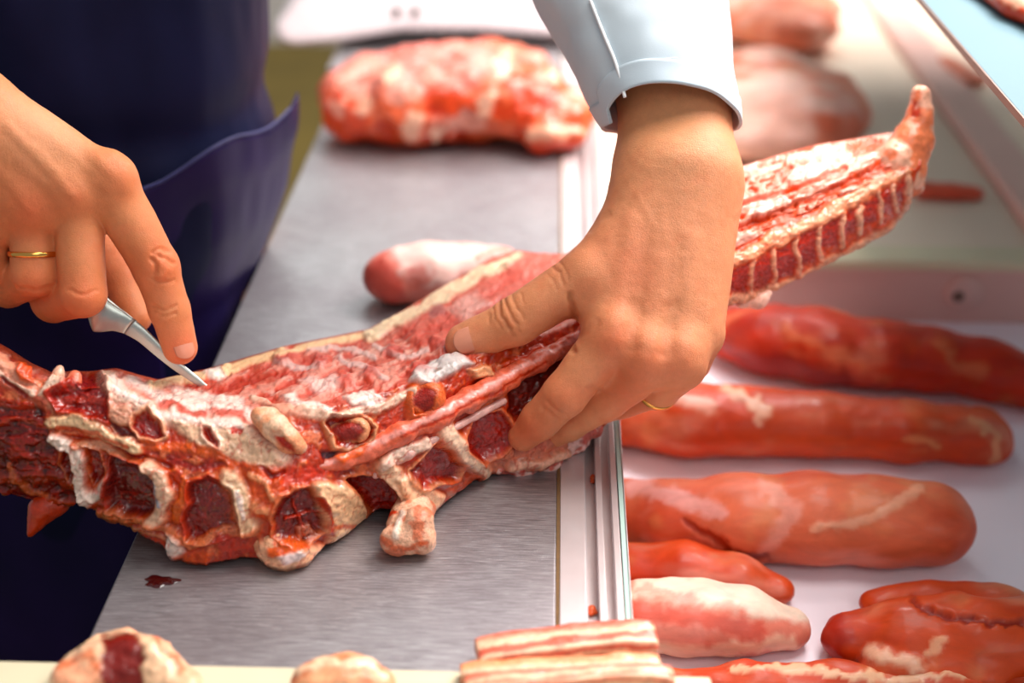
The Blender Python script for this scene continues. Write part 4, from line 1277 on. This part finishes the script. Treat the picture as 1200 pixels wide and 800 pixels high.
# hanging flap
o = lump('meat_flap', [[(62, 590, .838, 16), (48, 600, .836, 12), (40, 616, .834, 6), (35, 626, .833, 2.5)], [(70, 586, .84, 12), (52, 594, .837, 14)]], (188, 62, 38), M_meat, BONE, k=.006, seed=10, amp=.001)
tag(o, 'small red flap hanging off the lower edge')
# peach bone flap over the ridge
def flapb(B):
    B.poly([(316, 504), (326, 506), (344, 524), (346, 532), (332, 526), (318, 514)], (176, 34, 20), -.002, 1, 2); B.dots(.01, .5, (240, 206, 176), seed=3, amt=.7)
d1 = face_d(320, 500)
o = lump('bone_flap', [[(306, 490, d1 - .005, 11), (322, 500, d1 - .007, 14), (338, 516, d1 - .005, 13), (352, 524, d1 - .002, 8)], [(302, 484, d1 - .003, 6), (318, 484, d1 - .003, 6)]],
         (234, 162, 124), M_bone, BONE, k=.005, brush=flapb, seed=11, amp=.0009)
tag(o, 'peach coloured bone flap with a red core')
# sawn vertebra knobs that stand out on the upper row
def knob(x, y, rx, ry, off, core, rim, seed):
    d_ = face_d(x, y) - off
    def br(B):
        dd_ = np.hypot((B.wx - x) / rx, (B.wy - y) / ry)
        B.apply((1 - sstep(.62, .82, dd_)) * B.face, core, -.0012)
        B.dots(.004, .55, (110, 14, 8), seed=seed, amt=.5, mask=(dd_ < .7))
    return lump('vertebra', [[(x - rx * .35, y + ry * .1, d_ + .004, ry * .9), (x + rx * .35, y - ry * .1, d_ + .004, ry * .9)]], rim, M_bone, BONE, k=.004, brush=br, seed=seed, amp=.0008)
o = knob(408, 505, 30, 17, .001, (156, 30, 14), (228, 158, 118), 12); tag(o, 'sawn vertebra with red marrow and a peach rim')
o = knob(497, 468, 20, 21, .004, (156, 28, 14), (222, 112, 74), 13); tag(o, 'round sawn vertebra knob with an orange rim')
# nubs on the upper left edge
for nodes, cl in (([(66, 450, .83, 9), (68, 438, .832, 6), (70, 432, .833, 4)], (226, 180, 154)), ([(86, 448, .832, 10), (88, 442, .833, 8)], (228, 130, 104)), ([(24, 436, .83, 10), (34, 446, .828, 8)], (214, 80, 46)), ([(48, 458, .826, 9), (60, 462, .826, 9)], (220, 186, 168))):
    lump('tissue_nub', nodes, cl, M_meat, BONE, k=.003, seed=int(nodes[0][0]), amp=.0006)
# curled tip of the tail
def tipb(B):
    B.poly([(1066, 120), (1078, 120), (1078, 138), (1068, 138)], (190, 44, 20), -.001, .9, 2); B.dots(.008, .5, (246, 196, 170), seed=4, amt=.7)
o = lump('curled_end', [[(1050, 190, .992, 26), (1066, 168, .995, 20), (1076, 140, .996, 13), (1079, 112, .995, 12)], [(1068, 200, .99, 18), (1084, 165, .992, 9), (1085, 130, .994, 8)], [(1040, 200, .995, 22), (1066, 215, .992, 17)]],
         (236, 136, 100), M_meat, BONE, k=.006, brush=tipb, seed=16, amp=.0015)
tag(o, 'orange-pink upturned end of the backbone')
lump('tail_fringe', [[(868, 356, .955, 6), (890, 352, .955, 8), (900, 344, .955, 5)]], (246, 190, 170), M_meat, BONE, k=.004, seed=18)
# loose meat edge right of the finger, over the track
def fringeb(B):
    B.dots(.006, .48, (240, 200, 190), seed=4, amt=.85, width=.08); B.dots(.006, .58, (178, 36, 24), seed=14, amt=.7)
lump('meat_edge', [[(585, 545, .905, 12), (610, 540, .91, 14), (640, 532, .915, 15), (670, 516, .925, 14), (695, 502, .932, 10)], [(610, 548, .912, 7), (645, 544, .917, 9)]], (212, 112, 100), M_meat, BONE, k=.005, brush=fringeb, seed=19, amp=.0035, nsc=.007)

# ------------------------------------------------------------------ other cuts of meat
def cut(name, label, chains, zb, base, cat='meat', group=None, seed=0, h=.0022, brush=None, mt=M_loin, amp=.003, nsc=.03, k=.012, flat=1.0, warp=4.0):
    """chains of (x, y, rpx): lumps resting on the surface z = zb"""
    cc = []
    for ch in chains:
        cn = []
        for q in ch:
            x, y, r = q[:3]; lift = q[3] if len(q) > 3 else 0.0
            d = float(depth_z(x, y, zb))
            for _ in range(6):
                d = float(depth_z(x, y, zb + r * d / F * flat + lift))
            cn.append((x, y, d, r))
        cc.append(cn)
    o = lump(name, cc, base, mt, None, h=h, k=k, amp=amp, nsc=nsc, brush=brush, seed=seed, warp=warp, squash=(np.array([0, 0, 1.0]), flat) if flat < 1 else None)
    # settle on its surface
    co = np.empty(len(o.data.vertices) * 3, np.float32); o.data.vertices.foreach_get('co', co); co = co.reshape(-1, 3)
    base_z = zb + .0004
    low = co[:, 2] < base_z
    co[low, 2] = base_z + 0.0 * co[low, 2]
    o.data.vertices.foreach_set('co', co.ravel()); o.data.update()
    return tag(o, label, cat, group)


def loinb(dark=(186, 52, 32), pale=(236, 170, 150), yel=(238, 190, 130), s=1, st=(1, 2.5, 2.5)):
    def f(B):
        B.dots(.06, .42, dark, seed=s, amt=.6, width=.3, stretch=st); B.dots(.05, .5, pale, seed=s + 7, amt=.6, width=.3, stretch=st)
        B.dots(.025, .6, yel, seed=s + 13, amt=.15, width=.2)
    return f


Rd = (206, 84, 60)
def t1b(B):
    loinb((160, 30, 18), (226, 140, 110), s=2)(B)
    B.poly([(855, 410), (920, 412), (1000, 440), (1060, 462), (960, 458), (870, 440)], (140, 20, 12), 0, .9, 10)
    B.line([(920, 385), (960, 405), (1010, 430)], 6, (232, 136, 98), .001, .6, soft=.9); B.line([(1100, 405), (1120, 430), (1150, 435)], 8, (230, 144, 104), .001, .5, soft=.9)
    B.line([(1060, 400), (1100, 420), (1120, 445)], 8, (196, 60, 36), 0, .8)
cut('tenderloin', 'dark red tenderloin nearest the pinkish tray wall', [[(862, 392, 38), (900, 398, 47), (960, 405, 50), (1030, 416, 46), (1090, 422, 44), (1150, 430, 40), (1240, 458, 34)]], ZT, (196, 62, 42), 'meat', 'pork cuts in the white tray', 2, brush=t1b, flat=.8)
def t2b(B):
    loinb((196, 66, 44), (232, 150, 120), s=3)(B)
    B.line([(850, 455), (900, 480), (890, 490)], 7, (240, 190, 160), .001, .8); B.line([(1060, 515), (1100, 521)], 4, (236, 160, 110), 0, .5)
    B.line([(745, 470), (790, 462), (830, 475)], 8, (238, 180, 160), .001, .8); B.line([(1140, 490), (1165, 510), (1165, 535)], 5, (236, 170, 130), 0, .7)
cut('tenderloin', 'orange-red tenderloin with a blunt square end, second from the pinkish wall', [[(740, 488, 44), (800, 490, 52), (870, 493, 48), (960, 498, 44), (1060, 504, 42), (1130, 508, 38), (1150, 510, 34)], [(1150, 498, 26), (1160, 522, 24)]], ZT, (212, 92, 62), 'meat', 'pork cuts in the white tray', 3, brush=t2b, flat=.75)
def t3b(B):
    loinb((196, 70, 48), (234, 156, 140), s=5)(B)
    B.line([(955, 620), (1010, 612), (1050, 590), (1075, 575)], 6, (236, 170, 140), .001, .8); B.line([(900, 570), (930, 600), (900, 640)], 10, (238, 170, 155), 0, .6)
    B.line([(740, 570), (790, 580), (840, 600)], 10, (238, 176, 170), 0, .7); B.line([(800, 610), (860, 648), (900, 655)], 4, (150, 40, 26), -.002, .8)
cut('pork_loin', 'thick smooth rounded pork loin lying alone in the middle of the white tray', [[(790, 605, 46), (870, 606, 54), (950, 607, 57), (1030, 610, 56), (1088, 614, 55)], [(735, 592, 36), (790, 600, 40)], [(720, 600, 30), (780, 625, 30)]], ZT, (218, 116, 88), 'meat', 'pork cuts in the white tray', 5, brush=t3b, flat=.85, amp=.002)
def t4b(B):
    B.dots(.03, .5, (232, 150, 136), seed=3, amt=.6)
    B.poly([(740, 674), (830, 672), (900, 690), (950, 712), (954, 730), (900, 726), (850, 712), (800, 706), (740, 700)], (244, 216, 196), .001, .95, 7)
    B.line([(750, 690), (810, 702)], 6, (226, 150, 136), 0, .7); B.line([(740, 760), (830, 764), (930, 752)], 8, (240, 196, 170), .001, .8); B.line([(740, 716), (830, 726), (890, 742)], 9, (206, 90, 76), 0, .8)
cut('pork_cut', 'pork cut striped with pale fat, next to the track in the white tray', [[(748, 722, 46), (810, 722, 48), (870, 728, 42), (920, 736, 30)]], ZT, (222, 130, 112), 'meat', 'pork cuts in the white tray', 7, brush=t4b, flat=.75)
cut('pork_cut', 'orange-red pork cut tucked between the rounded loin and the fat-striped cut', [[(738, 664, 34), (800, 666, 34), (860, 676, 30), (910, 692, 22)]], ZT, (206, 84, 56), 'meat', 'pork cuts in the white tray', 8, brush=loinb(s=9), flat=.75)
def t5b(B):
    loinb((176, 44, 26), (236, 160, 130), s=11)(B)
    B.line([(1070, 700), (1100, 720), (1150, 728), (1200, 730)], 4, (140, 30, 18), -.003, .9); B.line([(1022, 762), (1040, 770), (1075, 780)], 8, (240, 190, 160), .002, .8); B.line([(1105, 745), (1090, 765)], 5, (238, 176, 140), .001, .8)
    B.poly([(966, 720), (990, 712), (1000, 750), (985, 768), (968, 760)], (170, 36, 20), 0, .8, 5)
cut('pork_shoulder', 'lumpy orange-red pork piece in the lower right corner of the white tray', [[(1000, 745, 34), (1060, 742, 48), (1140, 745, 56), (1220, 750, 58)], [(1030, 712, 24), (1100, 706, 26), (1180, 712, 30)], [(1040, 780, 30), (1150, 786, 36)]], ZT, (206, 86, 58), 'meat', 'pork cuts in the white tray', 11, brush=t5b, flat=.75, amp=.006, nsc=.035, k=.006)
cut('pork_trimming', 'flat marbled strip of meat along the bottom edge of the white tray', [[(790, 800, 26), (880, 800, 28), (980, 802, 26), (1100, 812, 28), (1240, 815, 30)]], ZT, (206, 88, 64), 'meat', 'pork cuts in the white tray', 13, brush=lambda B: (loinb((176, 50, 34), (240, 180, 150), s=13)(B), B.line([(860, 782), (940, 784), (1050, 795), (1200, 786)], 4, (240, 196, 160), .001, .8)), flat=.7, amp=.005)
cut('pork_cut', 'shadowed red cut beside the track under the rising end of the backbone', [[(862, 362, 22), (900, 366, 16)]], ZT, (226, 160, 140), 'meat', 'pork cuts in the white tray', 14, flat=.7) if False else None

# rear tray
def rb(B):
    loinb((222, 110, 84), (246, 214, 202), s=17)(B); B.dots(.06, .5, (248, 206, 190), seed=5, amt=.6)
cut('pork_piece', 'large blurred pale pink pork piece behind the white sleeve and the hand', [[(870, 120, 70), (950, 130, 72)], [(880, 160, 46), (960, 160, 44)], [(900, 90, 60), (960, 110, 50)]], ZB, (232, 138, 112), 'meat', 'pork pieces in the rear tray', 17, h=.005, brush=rb, flat=.55, amp=.006, nsc=.05)
cut('pork_piece', 'blurred pink pork piece at the top edge, farthest back in the rear tray', [[(860, 10, 60), (930, 30, 55)], [(900, -10, 50), (950, 10, 40)]], ZB, (236, 150, 122), 'meat', 'pork pieces in the rear tray', 19, h=.006, brush=rb, flat=.5, amp=.006, nsc=.05)
cut('pork_strip', 'small red strip of meat right of the upturned end of the backbone', [[(1085, 222, 18), (1140, 226, 15)]], ZB, (222, 104, 84), 'meat', 'pork pieces in the rear tray', 23, h=.003, flat=.5)
cut('pork_strip', 'small pinkish scrap of meat at the foot of the case frame below the blue shelf', [[(1110, 70, 12), (1140, 92, 16)]], ZB + .004, (232, 140, 116), 'meat', None, 25, h=.003, flat=.5)
cut('pork_strip', 'red meat piece lying on the pale blue shelf in the top right corner', [[(1150, -20, 20), (1200, 6, 24), (1260, 40, 24)]], ZS, (196, 60, 34), 'meat', None, 27, h=.003, flat=.6, brush=lambda B: B.line([(1168, -10), (1240, 20)], 8, (238, 190, 160), 0, .8))

# meat at the back of the worktop
def backb(B):
    B.dots(.03, .47, (202, 66, 38), seed=31, amt=.85, width=.12); B.dots(.02, .57, (236, 176, 156), seed=33, amt=.65, width=.12)
    B.poly([(380, 60), (460, 50), (560, 44), (600, 70), (560, 100), (470, 110), (400, 110), (372, 90)], (234, 168, 158), .002, .45, 14)
    B.poly([(620, 150), (680, 150), (686, 160), (620, 162)], (244, 190, 160), .003, .9, 5); B.poly([(600, 164), (686, 166), (686, 186), (604, 188)], (206, 54, 26), 0, .8, 5)
    B.poly([(420, 160), (600, 166), (600, 186), (430, 188)], (176, 36, 20), 0, .6, 8)
    for x_, y_ in ((480, 150), (425, 130), (510, 155), (590, 70), (565, 130), (650, 90), (455, 95)):
        B.line([(x_, y_), (x_ + 6, y_ - 12)], 8, (244, 206, 178), .003, .7)
    for x_, y_ in ((510, 130), (585, 128), (448, 150), (640, 120), (540, 165)):
        B.line([(x_, y_), (x_ + 8, y_ + 6)], 9, (186, 44, 22), -.003, .7)
cut('pork_ribs', 'blurred heap-shaped pink pork rib piece at the far end of the worktop', [[(420, 132, 44), (480, 120, 58), (560, 112, 62), (620, 120, 56), (652, 134, 44)], [(398, 110, 26), (430, 90, 30), (500, 80, 32), (570, 70, 30), (620, 80, 30)], [(640, 155, 30), (664, 160, 24)]], 0.0, (222, 108, 78), 'meat', None, 31, h=.0028, brush=backb, mt=M_meat, flat=.8, amp=.008, nsc=.028, k=.008)
# round shank beyond the loin
def shb(B):
    B.poly([(455, 285), (520, 278), (580, 285), (600, 295), (560, 312), (530, 330), (500, 340), (470, 320)], (232, 200, 190), .001, .9, 7)
    B.poly([(426, 312), (450, 296), (470, 330), (478, 356), (450, 356), (428, 335)], (196, 88, 78), 0, .9, 6); B.poly([(474, 316), (500, 308), (506, 326), (486, 342)], (206, 110, 98), 0, .8, 5)
    B.line([(560, 300), (590, 294)], 4, (216, 130, 110), 0, .8)
cut('pork_knuckle', 'rounded pink pork knuckle with pale skin on top, just behind the backbone on the worktop', [[(462, 324, 37), (500, 318, 37), (545, 312, 30), (585, 308, 24)]], 0.0, (216, 130, 116), 'meat', None, 35, h=.0018, brush=shb, flat=.85, amp=.002, k=.01)

# foreground cuts on the cream board
def f1b(B):
    B.dots(.02, .5, (236, 150, 116), seed=3, amt=.6)
    B.poly([(122, 742), (160, 742), (168, 775), (166, 830), (118, 830), (118, 775)], (122, 20, 10), -.001, 1, 3); B.line([(60, 780), (100, 765), (112, 780)], 5, (222, 110, 70), 0, .7); B.line([(180, 750), (198, 765), (215, 790)], 4, (226, 120, 88), 0, .8)
cut('pork_bone_piece', 'small pale fatty cut with a dark red centre at the bottom left of the picture', [[(88, 798, 28), (104, 782, 26), (140, 776, 32), (176, 782, 28), (214, 808, 20)], [(96, 776, 9), (120, 756, 10), (150, 750, 10), (172, 756, 9)], [(180, 762, 8), (196, 754, 5)], [(196, 770, 8), (222, 794, 8)]], .004, (240, 196, 160), 'meat', None, 41, h=.0014, brush=f1b, mt=M_meat, amp=.005, nsc=.016, flat=.8)
cut('pork_bone_piece', 'small peach coloured fatty cut at the bottom edge beside the cream board', [[(370, 800, 28), (405, 794, 28), (440, 802, 24)]], .004, (236, 170, 130), 'meat', None, 43, h=.0014, brush=lambda B: (B.dots(.015, .5, (222, 120, 86), seed=3, amt=.7), B.line([(350, 785), (390, 774), (440, 780)], 4, (246, 214, 180), .001, .8)), mt=M_meat, amp=.002, nsc=.015, flat=.75)


def slab(name, label, path, zb, hgt, dep, cols, seed=0, parent=None):
    """a flat bent strip of belly: path of (x, y) pixel points of its lower front edge"""
    nP = 60; t = np.linspace(0, len(path) - 1, nP)
    px = np.interp(t, range(len(path)), [a for a, b in path]); py = np.interp(t, range(len(path)), [b for a, b in path])
    base = PZ(px, py, zb); T = np.gradient(base, axis=0); T[:, 2] = 0; T /= np.linalg.norm(T, axis=1, keepdims=True)
    Nn = np.stack([-T[:, 1], T[:, 0], 0 * T[:, 0]], -1)
    sec = []
    ns = 14
    for k in range(ns): sec.append((0, k / (ns - 1)))             # front face up
    for k in range(1, ns): sec.append((k / (ns - 1), 1))         # top
    for k in range(1, ns): sec.append((1, 1 - k / (ns - 1)))
    for k in range(1, ns - 1): sec.append((1 - k / (ns - 1), 0))
    m = len(sec); v = np.zeros((nP, m, 3)); col = np.zeros((nP, m, 3))
    for j, (a, hh) in enumerate(sec):
        rd = 0.12 * math.sin(math.pi * hh)
        endt = 1 - 0.25 * np.abs(np.linspace(-1, 1, nP)) ** 8
        v[:, j] = base + Nn * (dep * (a - (rd if a < .5 else -rd) * .6))[..., None] if False else base + Nn * (dep * (a - (rd if a < .5 else -rd) * .6)) + np.array([0, 0, 1]) * (hgt * hh) * endt[:, None]
        cc = np.array([np.interp(hh if a == 0 else (1 if hh == 1 else hh), [c[0] for c in cols], [lin(c[1])[i] for c in cols]) for i in range(3)])
        wob = fbm(np.stack([px / 30, np.full(nP, hh * 3 + a * 2), np.zeros(nP)], -1), 3, seed)
        cc2 = np.array([np.interp(np.clip((hh if hh < 1 else 1 - a * .8) + (wob - .5) * .35, 0, 1), [c[0] for c in cols], [lin(c[1])[i] for c in cols]) for i in range(3)]).T
        col[:, j] = cc2
    V = v.reshape(-1, 3); V = V + (np.stack([fbm(V / .012 + 5 * k, 3, seed + k) for k in range(3)], -1) - .5) * .0022
    f = [(i * m + j, i * m + (j + 1) % m, (i + 1) * m + (j + 1) % m, (i + 1) * m + j) for i in range(nP - 1) for j in range(m)]
    f += [tuple(range(m))[::-1], tuple((nP - 1) * m + j for j in range(m))]
    o = mesh_obj(name, V, f, M_meat, None, col.reshape(-1, 3))
    return tag(o, label, 'meat', 'strips of pork belly in the foreground')


FT = (244, 200, 168); PK = (222, 128, 108); PD = (206, 96, 80)
slab('pork_belly', 'upper rear strip of layered pork belly lying across the near end of the track', [(562, 790), (630, 783), (700, 774), (772, 768)], .004, .0115, .018,
     [(0, FT), (.12, PD), (.35, PK), (.5, FT), (.6, FT), (.7, PD), (.88, PK), (.94, FT), (1, FT)], 3)
slab('pork_belly', 'middle strip of pork belly with an orange rind, in front of the taller strip', [(541, 803), (600, 800), (690, 797), (776, 790)], .005, .0085, .009,
     [(0, (236, 150, 104)), (.5, (240, 164, 122)), (.75, FT), (1, FT)], 7)
slab('pork_belly', 'lowest strip of pork belly cut by the bottom edge of the picture', [(545, 826), (640, 820), (720, 814), (790, 812)], .005, .012, .010,
     [(0, PD), (.3, PK), (.6, FT), (.8, (226, 120, 98)), (1, FT)], 9)

# scraps and blood on the metal
def scrap(x, y, z, r, c, label, sd):
    cut('meat_scrap', label, [[(x, y, r), (x + r * .6, y + r * .5, r * .6)], [(x - r * .3, y + r * .9, r * .6)]], z, c, 'scrap', None, sd, h=.0005, amp=.0006, nsc=.003, k=.001, flat=.7, mt=M_meat)
scrap(696, 560, -.0058, 5, (200, 84, 44), 'orange shred of meat in the track groove level with the bone foot', 51)
scrap(694, 714, -.0058, 6, (214, 96, 60), 'orange shred of meat in the track groove near the pork belly', 52)
scrap(215, 776, 0, 3, (206, 44, 24), 'tiny red crumb of meat on the steel beside the fatty cut', 53)
def puddle():
    v = []; n = 40
    c = PZ(188, 681, .0); 
    for rr, z in ((1.0, .0001), (.8, .0007), (.4, .0011)):
        for k in range(n):
            a = 2 * math.pi * k / n; w = rr * (1 + .18 * math.sin(3 * a + 1) + .1 * math.sin(7 * a))
            v.append(c + np.array([math.cos(a) * .0095 * w, math.sin(a) * .0055 * w, z]))
    v.append(c + np.array([0, 0, .0012]))
    f = [(i * n + k, i * n + (k + 1) % n, (i + 1) * n + (k + 1) % n, (i + 1) * n + k) for i in range(2) for k in range(n)] + [(2 * n + k, 2 * n + (k + 1) % n, 3 * n) for k in range(n)]
    m = plain('dark_blood', (60, 8, 8), .08, coat=.5)
    o = mesh_obj('blood_drop', v, f, m); tag(o, 'small dark drop of blood on the steel at the left edge of the worktop', 'blood')
puddle()

# ------------------------------------------------------------------ light
def area(name, loc, target, size, power, col, sy=None):
    l = bpy.data.lights.new(name, 'AREA'); l.energy = power; l.color = col; l.size = size
    if sy: l.shape = 'RECTANGLE'; l.size_y = sy
    o = bpy.data.objects.new(name, l); C.objects.link(o); o.location = loc
    o.rotation_euler = (Vector(target) - Vector(loc)).to_track_quat('-Z', 'Y').to_euler()
    return o


area('ceiling_lamp', (0.55, 0.85, 2.1), (0.1, .9, 0), .9, 29, (1, .96, .90))
area('rear_fill_light', (0.0, 3.0, 2.2), (0.0, 3.2, 0), 1.4, 38, (.92, 1, .98))  # added fill, no visible source: brightens rear floor, machine and steel reflections
area('counter_lamp', (0.85, 1.15, 1.1), (0.5, 1.1, -.1), 0.9, 20, (1, .90, .88), .4)
area('middle_counter_fill', (0.60, 1.6, 1.25), (0.45, 1.5, -.1), 0.9, 30, (1, .90, .87), .4)  # added fill that lifts the dim near part of the rear tray
area('rear_counter_fill', (0.95, 2.3, 1.1), (0.5, 2.1, -.1), 0.9, 24, (1, .90, .84), .4)  # extra fill added to brighten the rear tray and its pieces
area('front_lamp', (0.6, -0.6, 1.5), (0.1, .9, 0), .9, 8, (1, .94, .88))
w = bpy.data.worlds.new('world'); bpy.context.scene.world = w; w.use_nodes = True
w.node_tree.nodes['Background'].inputs[0].default_value = (.88, .93, 1, 1)
w.node_tree.nodes['Background'].inputs[1].default_value = 0.34

vs = bpy.context.scene.view_settings
vs.view_transform = 'Standard'; vs.look = 'None'; vs.gamma = 1; vs.exposure = 0; vs.use_curve_mapping = False
